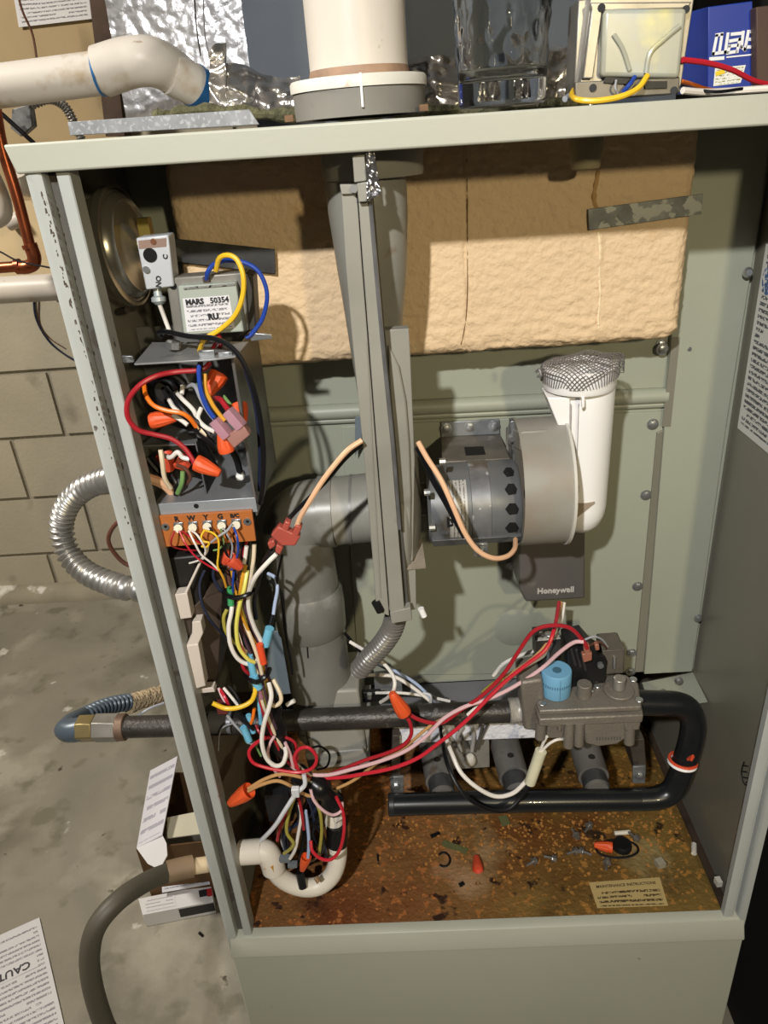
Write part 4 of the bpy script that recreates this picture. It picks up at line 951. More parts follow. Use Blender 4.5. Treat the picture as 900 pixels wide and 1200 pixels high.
for x in (600, 606): pcyl((x, 515, MY+.012), (x, 515, MY+.02), .0028, steel, 'bracket_screw', db, 10)
pcyl((615, 577, MY-.045), (622, 577, MY-.045), .006, blackp, 'grommet', db, 14)
pcyl((672, 573, MY-.03), (677, 573, MY-.03), .005, motm, 'drum_clip', db, 8)
# white intake
IY = 0.105
it = thing('air_intake', 'white plastic air intake tube with wire mesh over its wide mouth', 'intake', at(685, 620, IY))
ci = at(679, 440, IY); rc_ = (at(721, 440, IY).x - at(636, 440, IY).x)/2
zT, zB = at(678, 428, IY-rc_*.0).z, at(680, 466, IY-rc_).z
rb_ = (at(716, 500, IY).x - at(650, 500, IY).x)/2*.93
xcb = at(716, 500, IY).x - rb_*1.0
bm = NB(); lathe(bm, [(rb_*.9, zB-.002), (rc_*.97, zB), (rc_, zB+.003), (rc_, zT), (rc_*.9, zT+.001), (rc_*.88, zT-.004)], (ci.x, IY, 0), (0, 0, 1), 56, False); ob('mouth_collar', bm, white, it)
zbot = at(684, 606, IY-.02).z
bm = NB(); lathe(bm, [(0, -.024), (rb_*.5, -.0215), (rb_*.8, -.014), (rb_*.95, -.004), (rb_, .006), (rb_*1.03, zB-zbot)], (xcb, IY, zbot), (0, 0, 1), 48, False); ob('intake_tube', bm, white, it)
bm = NB()
q = [at(641, 466, IY-.02), at(668, 466, IY-rb_*.9), at(668, 530, IY-rb_*.9), at(664, 524, IY-.02)]
hexa(bm, q, [p + Vector((0, .03, 0)) for p in q]); ob('tapered_web', bm, white, it, bev=.001)
pcyl((672, 585, IY+.004), (690, 584, IY+.004), .018, white, 'side_port', it, 28)
strip([(674, 592), (698, 589), (674, 609)], IY-rb_-.002, .004, 'dusty_gusset', mat('opening_plate_m', '9a8a78', .8, 0, .2, 60), it)  # brown plate added in place of a triangular opening
strip([(682, 466), (685.5, 466), (685.5, 477), (682, 479)], IY-rc_-.001, .004, 'latch_hook', white, it)
pcyl((710, 518, IY-.01), (714, 518, IY-.01), .002, white, 'nub', it, 8)
bm = NB(); tube(bm, [at(669, 473, IY-rb_*.98), at(668, 520, IY-rb_*.98)], .0004, 4, 0); tube(bm, [at(678, 473, IY-rb_), at(676, 540, IY-rb_)], .0003, 4, 0); ob('mould_line', bm, mat('line_grey', 'a9a7a8', .5, var=0), it)
# wire mesh
bm = NB(); N_ = 15; mr_ = rc_*1.05
def meshpt(u, v):
    d = math.hypot(u, v); a = math.atan2(v, u)
    sk = 1.0 if not (a > -0.2 and a < 1.9) else 1.12
    n1 = noise.noise(Vector((u*1.7, v*1.7, 4)))
    if d <= 1: return Vector((ci.x + u*mr_*sk, IY + v*mr_, zT + .006*(1-d**3) + .003*n1 + .0055*max(0, u)*d))
    e = min(d-1, .40 + .1*n1)
    return Vector((ci.x + u/d*mr_*(sk + .02*e), IY + v/d*mr_*(1+.02*e), zT - e*mr_*.95 + .0055*max(0, u/d) + .003*n1))
for k in range(-N_, N_+1):
    t = k/N_*1.5
    for sw in (0, 1):
        if abs(t) > 1.16: continue
        lim = math.sqrt(max(0, 1.40**2 - t*t))
        pts = []
        for i in range(41):
            s = -lim + 2*lim*i/40
            u, v = (t, s) if sw else (s, t)
            cth, sth = math.cos(.5), math.sin(.5)
            pts.append(meshpt(u*cth - v*sth, u*sth + v*cth))
        tube(bm, pts, .00036, 4, 0)
ob('wire_mesh', bm, mat('mesh_wire', '7b7876', .45, .4, .1, 40), it, kind='stuff')
bm = NB(); tube(bm, [at(628, 436, IY-.01), at(632, 433, IY-.012), at(634, 440, IY-.014), at(630, 441, IY-.012)], .0014, 6); ob('mesh_tie', bm, mat('mesh_wire', ''), it)
# ignition box
hb = thing('ignition_control_box', 'dark grey metallic control box with raised maker lettering below the drum', 'control box', at(647, 704, .13))
hm = mat('bronze_grey_box', '6c6966', 0.35, 0.45, 0.08, 14)
bm = NB(); slab(bm, [(609, 610), (686, 606), (686, 702), (616, 706), (608, 690)], .135, .066); ob('box_cover', bm, hm, hb, bev=.003, segs=3)
bm = NB(); merge_text(bm, 'Honeywell', .0092, at(651, 692, .1345), (1, 0, .0), (0, 0, 1), .0005, bold=.0003); ob('raised_lettering', bm, mat('lettering_metal', 'c0bdb8', .4, .2, var=0), hb)

# ================================================================ GAS VALVE, MANIFOLD, BURNERS
gv = thing('gas_valve', 'grey cast gas valve with light blue knob at the lower right', 'gas valve', at(690, 875, .05))
VY = .03
zv = at(690, 833, VY).z
def top(px, py, z=None): return atz(px, py, z if z is not None else zv)
def plate_z(pts, z, h, name, m, bev=.001, par=gv, **k):
    bm = NB(); q = [atz(x, y, z) for x, y in pts]; hexa(bm, q, [p - Vector((0, 0, h)) for p in q]); return ob(name, bm, m, par, bev=bev, **k)
plate_z([(632, 833), (752, 828), (748, 800), (733, 790), (628, 796), (620, 800)], zv, .006, 'lid_plate', alu, .0015)
plate_z([(632, 843), (754, 838), (749, 808), (628, 806), (622, 812)], zv - .0075, .010, 'body_flange', alu, .0015)
bm = NB(); q = [at(642, 846, VY+.004), at(748, 842, VY+.004), at(744, 862, VY+.006), at(640, 866, VY+.006)]; hexa(bm, q, [p + Vector((0, .07, 0)) for p in q]); ob('lower_casting', bm, alu, gv, bev=.002)
bm = NB(); q = [at(*p, VY+.001) for p in [(684, 845), (735, 843), (734, 866), (724, 873), (700, 876), (686, 872)]]; hexa(bm, q, [p + Vector((0, .05, 0)) for p in q]); ob('regulator_bowl', bm, alu, gv, bev=.003, segs=3)
for x, w_ in ((667, 11), (679, 10)):
    bm = NB(); cyl(bm, at(x, 846, VY+.002), at(x-1, 874 if x < 670 else 872, VY+.002), .0052, n=16); ob('casting_rib', bm, alu, gv)
bm = NB(); cyl(bm, at(634, 846, VY+.006), at(633, 864, VY+.006), .0055, n=16); ob('casting_rib', bm, alu, gv)
bm = NB(); cyl(bm, at(738, 846, VY+.004), at(737, 870, VY+.004), .0055, n=16); ob('casting_rib', bm, alu, gv)
strip([(731, 845), (752, 843), (750, 856), (732, 858)], VY-.001, .02, 'outlet_boss', alu, gv, .002)
strip([(640, 848), (658, 847), (658, 858), (654, 858), (654, 852), (643, 853)], VY, .01, 'cast_step', alu, gv, .001)
bm = NB()
for i in range(9):
    x = 699 + i*3.4; slab(bm, [(x, 864.5 - i*.1), (x+1.6, 864.4 - i*.1), (x+1.6, 867.6 - i*.1), (x, 867.8 - i*.1)], VY+.0004, .001)
ob('cast_numerals', bm, mat('numeral_grey', '5a5751', .6, .2, var=0), gv, smooth=False)  # numerals in a darker grey than the casting
strip([(610, 800), (636, 796), (641, 850), (636, 857), (614, 856)], VY+.018, .04, 'inlet_boss', alu, gv, .003)
bm = NB(); a1_, a2_ = at(597, 833, .07), at(613, 832, .07)
tube(bm, [a1_.lerp(a2_, i/40) for i in range(41)], .0135, 22, 0, rad=lambda t, i: .0132 + .0008*math.sin(i*1.6)); ob('inlet_thread', bm, mat('thread_tape', 'c3bfb8', .4, .4, .1, 80), gv)
def upcyl(px, py, z, r, h, name, m, par=gv, n=24, prof=None, bev=.0008):
    bm = NB(); b = atz(px, py, z); lathe(bm, prof or [(0, 0), (r, 0), (r, h), (0, h)], b, (0, 0, 1), n, False); return ob(name, bm, m, par, bev=bev)
knob_b = mat('light_blue_knob', '6fa3c4', .4, 0, .05, 20)
rk = .0155
kb = atz(651, 811, zv + .0)
bm = NB(); hh_ = .030
lathe(bm, [(0, 0), (rk*.95, 0), (rk, .002), (rk, hh_-.0015), (rk*.95, hh_), (0, hh_)], kb, (0, 0, 1), 40, False); kn = ob('control_knob', bm, knob_b, gv, bev=.0005)
bm = NB(); lathe(bm, [(0, 0), (.0045, 0), (.0045, .001), (0, .001)], kb + Vector((0, -.002, hh_)), (0, 0, 1), 20, False); ob('knob_screw', bm, mat('dark_blue_plastic', '44697f', .5, 0, .1, 30), kn)
bm = NB()
for zc_ in (.017, .0185, .0155):
    for a in range(-60, 50, 9): 
        aa = math.radians(a-90); p = kb + Vector((math.cos(aa)*rk*1.005, math.sin(aa)*rk*1.005, zc_)); box(bm, p, (.0014 if zc_ == .017 else .0009, .0006, .0009 if zc_ == .017 else .0005))
ob('knob_print', bm, mat('knob_ink', '3d5f78', .6, var=0), kn, smooth=False)
bm = NB(); boxx(bm, kb.x+.001, kb.x+.0014, kb.y-rk*1.01, kb.y-rk*.98, kb.z, kb.z+hh_-.002); ob('knob_seam', bm, mat('knob_ink', ''), kn, smooth=False)
# solenoid left
sol = [(628, 751), (658, 749), (657, 790), (629, 793)]
strip(sol, .080, .025, 'solenoid', mat('solenoid_black', '35322f', .45, .2, .15, 30), gv, .001)
zs = at(643, 749, .080).z
pl_ = plate_z([(630, 750.5), (657, 748), (654, 739), (632, 740)], zs + .0006, .001, 'solenoid_label', mat('worn_label', 'bdbab2', .5, .2, .1, 60, spots=[('5b5954', .55, 160, .02)]), .0002)
upcyl(643, 745, zs + .0012, .0048, .003, 'solenoid_screw', steel)
pcyl((642, 762, .0785), (642, 775, .0785), .0018, steel, 'solenoid_pin', gv, 10)
strip([(664, 757), (686, 752), (700, 768), (712, 775), (709, 800), (668, 806)], .066, .03, 'terminal_block', blackp, gv, .001)
for k, (x, y) in enumerate([(668, 760), (674, 762), (680, 766)]):
    strip([(x, y), (x+2.5, y-1), (x+8, y+20), (x+5, y+21)], .0645, .003, 'terminal_fin', mat('dark_grey_plastic', '2b2a2b', .35, 0, .1, 20), gv, .0003)
pcyl((703, 778, .062), (703, 778, .058), .0032, galv_d, 'terminal_screw', gv, 10)
pinkp = mat('salmon_sleeve', '95604e', .4, 0, .08, 40)
for pts in ([(684, 757), (691, 756), (692, 766), (685, 768)], [(682, 767), (694, 765), (694, 774), (684, 777)], [(697, 756), (702, 755), (703, 762), (698, 763)]):
    strip(pts, .052, .006, 'spade_sleeve', pinkp, gv, .001)
strip([(706, 762), (733, 760), (732, 790), (708, 792)], .075, .03, 'rear_coil_box', mat('brown_grey_metal', '6c665d', .45, .4, .12, 30), gv, .0025)
plate_z([(706, 763), (733, 761), (728, 752), (703, 753)], at(719, 761, .075).z + .0003, .001, 'rear_coil_top', mat('brown_grey_metal', ''), .0004)
pcyl((720, 770, .0735), (720, 783, .0735), .0016, steel, 'rear_coil_pin', gv, 10)
upcyl(725, 810, zv, .0155, .003, 'vent_cap_base', alu); upcyl(725, 806, zv + .003, .0065, .013, 'vent_cap', mat('bright_cap', 'a39f97', .3, .6, .1, 30))
upcyl(684, 816, zv, .0075, .017, 'outlet_tap', alu)
upcyl(700, 806, zv, .003, .003, 'adjuster_screw', steel, n=12); upcyl(694, 811, zv, .002, .003, 'adjuster_screw', steel, n=12)
for x, y in ((635, 825), (749, 821), (628, 803), (742, 797)): upcyl(x, y, zv, .0042, .002, 'lid_screw', steel, n=12)
# manifold
zm = at(600, 937, .055).z
mf = thing('manifold_pipe', 'black painted gas manifold pipe bending down from the valve and running left', 'pipe', at(600, 937, .055))
rm = .0128
mp = [at(744, 823, .075), at(770, 824, .075), at(793, 825, .075), at(807, 832, .074), at(812, 848, .072), at(809, 870, .068), at(802, 893, .063), at(796, 911, .060), at(787, 927, .057), at(772, 935, .055), at(750, 937, .055)]
bm = NB(); tube(bm, mp, .0137, 28, 6, rad=lambda t, i: .0137 - .0010*t); ob('pipe_bend', bm, blackpipe, mf)
bm = NB(); tube(bm, [at(752, 937, .055), at(600, 939, .055), at(458, 943, .055)], rm*.98, 28, 3); ob('pipe_run', bm, blackpipe, mf)
bm = NB(); a1_, a2_ = at(463, 942.8, .055), at(455, 943, .055); tube(bm, [a1_, a2_], rm*1.0, 28, 0); ob('end_cap', bm, mat('end_cap_black', '27282a', .4, .2, .1, 30), mf, bev=.0015)
tb = thing('tape_tie', 'red and white tape tied around the manifold bend', 'tape', at(797, 893, .05))
cc_, dd_ = at(800, 892, .063), (at(796, 905, .061) - at(802, 885, .064)).normalized()
bm = NB(); u_, w_ = frame_of(dd_)
ring = [cc_ + (u_*math.cos(a) + w_*math.sin(a))*.0142 + dd_*.0012*math.sin(a) for a in [2*math.pi*k/32 for k in range(33)]]
tube(bm, ring, .0016, 6, 0); tube(bm, [p + dd_*.0022 for p in ring], .0016, 6, 0); ob('white_band', bm, white, tb)
redt = mat('orange_red_tape', 'd04a2c', .5, 0, .08, 30)
bm = NB(); tube(bm, [p - dd_*.0012 for p in ring], .0018, 6, 0); tube(bm, [at(806, 890, .045), at(812, 886, .04), at(810, 891, .04)], .0016, 5); ob('red_band', bm, redt, tb)
# burners
burn_m = mat('burner_steel', '6f6c69', .5, .3, .15, 30, spots=[('5a4f45', .62, 30, .08)])
bk = thing('burner_rack', 'three grey burner tubes with brackets behind the manifold pipe', 'burner', at(600, 900, .12))
for x0, y0, x1, y1 in ((519, 932, 508, 872), (607, 929, 590, 866), (700, 925, 684, 872)):
    a, b = atz(x0, y0, zm), atz(x1, y1, zm); b = b + (b-a)*.6; d = (b-a)
    bm = NB(); cyl(bm, a + d*.16, b, .0175, .0185, n=30); o = ob('burner_tube', bm, burn_m, bk)
    bm = NB(); cyl(bm, a + d*.02, a + d*.20, .0145, .0145, n=26); ob('venturi_shutter', bm, mat('shutter_dark', '454648', .4, .4, .15, 40), o)
    bm = NB(); cyl(bm, a - d*.02, a + d*.03, .0125, .0135, n=26); ob('venturi_lip', bm, burn_m, o)
    bm = NB(); c = a + d*.34 + Vector((0, -.006, .0165)); cyl(bm, c, c + Vector((0, 0, .0015)), .0042, n=6); ob('burner_screw', bm, mat('screw_dark', '2a2624', .5, .3, var=0), o)
for pts, Y_ in (([(460, 862), (468, 862), (470, 930), (458, 930)], .10), ([(737, 868), (755, 866), (758, 908), (746, 912)], .09)):
    strip(pts, Y_, .05, 'bracket', mat('bracket_brown', '4a443e', .5, .3, .2, 40), bk, .0006)
strip([(457, 911), (473, 910), (473, 930), (458, 931)], .072, .003, 'bracket_tab', galv_d, bk, .0006)
strip([(742, 899), (757, 898), (756, 918), (741, 918)], .072, .003, 'bracket_tab', galv_d, bk, .0006)
for x, y in ((464, 921), (750, 909)):
    bm = NB(); hexbolt(bm, .004, .003); o = ob('bracket_screw', bm, steel, bk, keep=True); o.location = at(x, y, .0718) - wloc(bk)
insul = mat('white_ceramic_blanket', 'd9d9e0', .8, 0, .06, 60, bump=.5, bs=180, spots=[('a3a3ab', .6, 90, .06)])
YI = .112
bm = NB(); slab(bm, [(458, 840), (664, 832), (668, 864), (560, 868), (464, 873)], YI, .006); o = ob('insulation_strip', bm, insul, bev=.002); tag(o, 'white insulating blanket strip behind the iron gas pipe above the burners', 'insulation')
ig = thing('igniter', 'ceramic igniter on a grey bracket plate between the burner tubes', 'igniter', at(550, 885, .14))
strip([(527, 864), (573, 862), (574, 899), (528, 902)], .124, .003, 'igniter_plate', mat('igniter_plate_m', '8b8985', .5, .4, .15, 50), ig, .0005)
bm = NB(); lathe(bm, [(0, -.004), (.0055, -.003), (.0075, .002), (.006, .009), (.004, .012), (0, .013)], at(551, 892, .118), (0, -.3, 1), 18, False); ob('ceramic_tip', bm, mat('ceramic', 'c2bdb5', .6, 0, .05, 40), ig)
for k, pts in enumerate([[(520, 852), (524, 862), (527, 870)], [(535, 850), (541, 863), (547, 877)], [(552, 848), (555, 862), (553, 880)], [(565, 850), (562, 864), (557, 878)], [(542, 852), (536, 864), (540, 880)], [(572, 848), (566, 860), (561, 872)]]):
    bm = NB(); tube(bm, [at(x, y, .106) for x, y in pts], .0016 if k % 2 else .0024, 8); ob('igniter_lead', bm, mat('silver_lead', 'b0aeac' if k % 2 == 0 else '55524f', .35, .3, .1, 50) if k % 2 == 0 else mat('dark_lead', '55524f', .4, .2, .1, 50), ig)
# small sensor hardware on the shelf, behind the iron pipe
sn = thing('limit_switch', 'small bright metal limit switch behind the iron pipe beside the down pipe', 'switch', at(430, 820, .12))
pcyl((411, 818, .12), (424, 815, .12), .009, steel, 'switch_can', sn, 20); pcyl((408, 806, .125), (414, 806, .125), .007, galv, 'switch_cap', sn, 16)
strip([(420, 812), (446, 811), (446, 822), (420, 824)], .12, .006, 'switch_base', blackp, sn)
pcyl((433, 813, .117), (433, 818, .117), .003, steel, 'switch_terminal', sn, 8)
strip([(438, 793), (470, 790), (472, 815), (440, 818)], .15, .01, 'switch_plate', mat('plate_grey', '6f7173', .5, .2, .1, 20), sn)
# debris on the pan
def deb(px, py, name, lb, cat, m, f, grp=None):
    p = atz(px, py, zf + .0003); bm = NB(); f(bm, p); o = ob(name, bm, m, ang=30); o.location.z = zf + .0004; tag(o, lb, cat, grp); return o
nutr = mat('red_orange_nut', 'c1492f', .5, 0, .06, 30); nuto = mat('orange_nut', 'd65326', .5, 0, .06, 30)
def nut(bm, a, d, L=.024, r0=.0032, r1=.0068, n=24):
    d = Vector(d).normalized(); a = Vector(a); u, w = frame_of(d); rings = []
    for t, k in ((0, .8), (.04, 1), (.3, 1), (.7, 1), (.93, 1), (1, .96)):
        r = (r0 + (r1-r0)*min(1, t*1.15))*k
        rings.append([bm.verts.new(a + d*L*t + (u*math.cos(2*math.pi*i/n) + w*math.sin(2*math.pi*i/n))*r*(1 + (.07 if i % 2 else -.04)*(1 if .1 < t < .8 else .2))) for i in range(n)])
    for p, q in zip(rings, rings[1:]):
        for i in range(n): face(bm, [p[i], p[(i+1)%n], q[(i+1)%n], q[i]])
    face(bm, rings[0][::-1])
    inn = [bm.verts.new(a + d*L*.8 + (v.co - a - d*L)*.75) for v in rings[-1]]
    for i in range(n): face(bm, [rings[-1][i], rings[-1][(i+1)%n], inn[(i+1)%n], inn[i]])
    face(bm, inn)
deb(559, 1014, 'wire_nut', 'red-orange wire nut standing on the rusty pan floor in the middle', 'wire nut', nutr, lambda bm, p: nut(bm, p + Vector((0, .008, .0072)), (.0, -1, 0), .020))
deb(708, 997, 'wire_nut', 'orange wire nut lying beside the black ring on the rusty floor', 'wire nut', nuto, lambda bm, p: nut(bm, p + Vector((-.012, .004, .0065)), (1, -.25, 0), .022))
deb(520, 1008, 'cut_ring', 'thin black open ring lying on the rusty floor near the manifold end', 'ring', blackp, lambda bm, p: tube(bm, [p + Vector((math.cos(a)*.008, math.sin(a)*.010, .0018)) for a in [math.radians(x) for x in range(-130, 140, 22)]], .0014, 6, 3))
deb(727, 996, 'knockout_ring', 'black plastic ring holding the orange wire nut on the floor', 'ring', blackp, lambda bm, p: (tube(bm, [p + Vector((math.cos(a)*.020*1.3-.004, math.sin(a)*.013, .002)) for a in [2*math.pi*k/24 for k in range(25)]], .0015, 6, 2), lathe(bm, [(0, .007), (.010, .008), (.012, .004), (.012, 0)], p + Vector((.003, .004, 0)), (0, 0, 1), 24, False)))
ol = mat('olive_tape', '565836', .7, 0, .15, 40)
def chip(sx, sy, sz, rz): return lambda bm, p: rbox(bm, p + Vector((0, 0, sz/2)), (sx, sy, sz), min(sx, sy, sz)*.25, (1, 1, 1), R=Matrix.Rotation(rz, 3, 'Z'))
deb(533, 993, 'tape_scrap', 'olive green strip of tape lying near the black open ring', 'scrap', ol, chip(.034, .009, .0015, -.45))
deb(591, 962, 'tape_scrap', 'short olive scrap just below the manifold pipe', 'scrap', ol, chip(.012, .016, .0015, .2))
wht = mat('white_bit', 'cfc9bb', .6, 0, .05, 30)
deb(729, 978, 'plastic_stub', 'white plastic stub lying behind the black ring', 'scrap', wht, lambda bm, p: cyl(bm, p + Vector((-.010, 0, .003)), p + Vector((.010, .001, .003)), .0028, n=12))
deb(812, 996, 'plastic_stub', 'white plastic stub at the right edge of the rusty pan', 'scrap', wht, lambda bm, p: cyl(bm, p + Vector((-.002, -.008, .0034)), p + Vector((.003, .006, .0034)), .0033, n=12))
deb(773, 1014, 'plastic_cube', 'small pale plastic cube right of the black ring', 'scrap', mat('grey_bit', '96907f', .5, 0, .1, 30), chip(.012, .012, .010, .3))
deb(841, 1036, 'plastic_nub', 'pale nub in the gutter near the right corner', 'scrap', wht, chip(.008, .010, .010, .1))
deb(510, 979, 'black_scrap', 'short black plastic scrap right of the olive strip', 'scrap', blackp, chip(.013, .005, .003, .4))
deb(443, 1006, 'black_scrap', 'tiny black sliver left of the open black ring', 'scrap', blackp, chip(.003, .010, .003, .1))
deb(541, 1037, 'black_scrap', 'tiny black crumb close to the front ledge', 'scrap', blackp, chip(.007, .005, .003, .5))
def scr(rz, L=.016): 
    def f(bm, p):
        d = Vector((math.cos(rz), math.sin(rz), 0)); q = p + Vector((0, 0, .0042))
        cyl(bm, q, q + d*.0045, .0042, n=6); cyl(bm, q - d*L*.7, q, .0016, .0019, n=8); cyl(bm, q - d*.001, q, .0052, n=12)
    return f
scm = mat('loose_screw_metal', '8f8b86', .35, .7, .15, 60)
for x, y, rz, lb in ((690, 971, .9, 'loose hex screw farthest back, under the manifold'), (675, 982, -1.3, 'loose hex screw upright left of the white stub'), (673, 1001, .3, 'loose hex screw on its side left of the orange nut'),
                     (683, 1001, 2.6, 'loose hex screw touching another left of the orange nut'), (648, 1009, -.3, 'loose hex screw in line left of the screw pair'), (625, 1013, .5, 'leftmost loose hex screw on the rusty floor'), (711, 1014, 1.2, 'loose hex screw just in front of the orange nut'), (745, 985, -.9, 'loose hex screw right of the black ring')):
    deb(x, y, 'loose_screw', lb, 'screw', scm, scr(rz), 'loose screws on the rusty pan')
bm = NB(); rr = random.Random(3); cx_ = atz(560, 975, zf)
for k in range(420):   # flakes of rust
    px = rr.uniform(440, 800); py = rr.gauss(975, 26)
    if not 925 < py < 1050: continue
    p = atz(px, py, zf); s = rr.uniform(.0010, .0032); 
    if p.x > .57: continue
    rbox(bm, p + Vector((0, 0, s*.25)), (s*1.4, s, s*.5), s*.1, (1, 1, 1), R=Matrix.Rotation(rr.uniform(0, 6), 3, 'Z'))
o = ob('rust_flakes', bm, mat('rust_flake', 'a8743a', .8, 0, .35, 200)); tag(o, 'rust flakes and crumbs scattered over the rusty pan', 'debris'); o['kind'] = 'stuff'
# ================================================================ PRESSURE SWITCH
ps_ = thing('pressure_switch', 'round silver pressure switch with a small white-grey switch box on the left wall', 'switch', at(150, 350, .10))
disc_m = mat('cadmium_disc', 'a09c90', 0.25, 0.8, 0.12, 12)
c0 = at(136, 290, .085); ax = Vector((1, -.08, .05)).normalized(); c0.x = max(c0.x, .027); R0 = .042
bm = NB(); lathe(bm, [(0, -.022), (R0*.75, -.021), (R0*.92, -.017), (R0*.93, -.012), (R0, -.010), (R0, -.004), (R0*1.05, -.002), (R0*1.05, .002), (R0*.97, .003), (R0*.93, .007), (R0*.84, .010), (R0*.80, .008), (R0*.5, .010), (R0*.2, .014), (0, .014)], c0, ax, 64, False)
ob('diaphragm_disc', bm, disc_m, ps_)
bm = NB(); lathe(bm, [(R0*1.04, -.0035), (R0*1.10, -.003), (R0*1.10, .003), (R0*1.04, .0035)], c0, ax, 64, False); ob('crimped_rim', bm, disc_m, ps_)
bm = NB(); cc = c0 + ax*.014; cyl(bm, cc, cc + ax*.012, .006, n=16); boxx(bm, cc.x+.003, cc.x+.012, cc.y-.006, cc.y+.004, cc.z-.004, cc.z+.02); ob('brass_post', bm, mat('brass_post_m', '8f7c3c', .3, .8, .15, 40), ps_)
sbm = mat('switch_box_paint', 'b4b7bc', 0.4, 0.1, 0.06, 30)
YS = .042
bm = NB(); slab(bm, [(159, 279), (197, 275), (204, 336), (171, 340)], YS, .018); sb = ob('switch_box', bm, sbm, ps_, bev=.0012)
strip([(162, 282), (195, 279), (195, 289), (163, 292)], YS-.0003, .0006, 'box_band', mat('copperish_strip', '8b7468', .45, .3, .1, 30), sb, 0)  # thin brownish strip along the top of the switch box
pcyl((176, 299, YS-.0002), (176, 299, YS-.0008), .0052, mat('vent_black', ''), 'box_hole', sb, 24)
pcyl((180, 283, YS), (180, 283, YS-.001), .0022, mat('copper_dot', '9a6a50', .35, .8, var=0), 'rivet', sb, 14)
pcyl((172, 315.5, YS), (172, 315.5, YS-.002), .0026, steel, 'box_screw', sb, 10)
ink = mat('black_ink', '1b1b1e', .6, var=0)
def glyphs(name, body, size, p, xd, yd, par, m=ink, bold=.0002):
    bm = NB(); merge_text(bm, body, size, p, xd, yd, .0001, bold=bold); return ob(name, bm, m, par)
xd_ = at(197, 275, YS) - at(159, 279, YS)
glyphs('terminal_mark', 'NO', .0055, at(186, 330, YS-.0004), at(186, 320, YS)-at(186, 330, YS), Vector((-1, 0, 0)), sb)
glyphs('terminal_mark', 'C', .0050, at(194, 301, YS-.0004), at(186, 320, YS)-at(186, 330, YS), Vector((-1, 0, 0)), sb)
bm = NB(); n0, n1 = at(184, 338, YS+.008), at(187, 357, YS+.006); tube(bm, [n0, n0.lerp(n1, .45), n0.lerp(n1, .55), n0.lerp(n1, .8), n1], .0042, 12, 0, rad=lambda t, i: [.0032, .0034, .0058, .0058, .003][i]); ob('hose_barb', bm, mat('barb_grey', 'a5adb0', .35, .3, .1, 30), ps_)
wire('cream thin tube running down from the pressure switch barb to the shelf', 'white', .0020, [(187, 357, YS+.005), (193, 373, .050), (200, 392, .050)], 'sensing_tube', cat='tube')
pcyl((137, 366, .10), (149, 363, .095), .003, mat('dark_clip', '3a3835', .4, .4, .1, 30), 'mounting_clip', ps_, 8)

# ================================================================ CONTROL TRANSFORMER
tr = thing('control_transformer', 'grey control transformer with white rating label standing on the shelf', 'transformer', at(243, 396, .05))
YT = .045
strip([(194, 326), (286, 319), (291, 388), (204, 394)], YT, .020, 'core', mat('core_grey', '807d76', .45, .4, .15, 40), tr, .0012)
strip([(286, 320), (296, 323), (300, 385), (291, 389)], YT+.004, .022, 'core_side', mat('core_dark', '3a3732', .5, .3, .2, 40), tr, .001)
strip([(208, 335), (276, 331), (286, 389), (215, 393)], YT-.009, .012, 'coil_cover', mat('greenish_fibre', '9aa198', .5, 0, .05, 20), tr, .0012)
bm = NB(); slab(bm, [(215, 337), (275, 332), (275, 334.5), (215, 339.5)], YT-.0100, .001); ob('solder_line', bm, mat('solder', 'c0bfbc', .3, .7, .4, 300, spots=[('2a2926', .55, 300, .03)]), tr)
pcyl((203, 335, YT), (203, 335, YT-.0006), .0028, mat('vent_black', ''), 'core_hole', tr, 14)
L4 = [at(219, 389, YT-.0093), at(275, 384.5, YT-.0093), at(268.5, 346, YT-.0093), at(214, 350, YT-.0093)]
lb_ = sheet('rating_label', L4, .0003, print_mat('transformer_print', 'cdccd0', '77767c', 7, 14, .5, thr=.46), tr, 'white rating label printed 50354')
f4 = bil(L4); xd4 = L4[1]-L4[0]; yd4 = L4[3]-L4[0]; up4 = Vector((0, -.0004, 0))
sheet('label_blank', [f4(.02, .78)+up4*.6, f4(.98, .78)+up4*.6, f4(.98, .98)+up4*.6, f4(.02, .98)+up4*.6], .0001, mat('label_white', 'cdccd0', .5, var=0), lb_)
glyphs('label_number', '50354', .0058, f4(.78, .88)+up4*1.5, xd4, yd4, lb_)
glyphs('label_heading', 'MARS', .0056, f4(.25, .88)+up4*1.5, xd4, yd4, lb_, bold=.0003)
sheet('label_blank', [f4(.5, .3)+up4*.6, f4(.7, .3)+up4*.6, f4(.7, .5)+up4*.6, f4(.5, .5)+up4*.6], .0001, mat('label_white', ''), lb_)
glyphs('approval_mark', 'RU', .0062, f4(.6, .4)+up4*1.5, xd4, yd4, lb_, bold=.0004)
strip([(292, 390), (318, 392), (319, 397), (294, 400)], YT+.004, .002, 'mounting_ear', steel, tr, .0004)
YW = .03
wire('', 'yellow', .0023, [(253, 317, YT-.002), (257, 303, YT-.008), (267, 299, YT-.012), (278, 305, YT-.014), (285, 324, YT-.016), (284, 348, YT-.016), (275, 370, YT-.016), (258, 386, YT-.016), (240, 397, YT-.018), (236, 405, YT-.012), (233, 414, YT-.004)], 'lead', parent=tr)
wire('', 'blue', .0021, [(242, 327, YT-.002), (244, 318, YT-.006), (252, 309, YT-.003), (268, 305, YT+.004), (290, 309, YT+.006), (305, 321, YT+.006), (313, 345, YT+.006), (308, 372, YT+.006), (296, 390, YT+.004), (288, 396, YT+.002)], 'lead', parent=tr)
bm = NB(); rbox(bm, at(242, 328, YT-.002), (.006, .004, .006), .0015, (1, 1, 1)); ob('lead_bushing', bm, mat('brown_bushing', '3a2c22', .5, 0, .1, 30), tr)
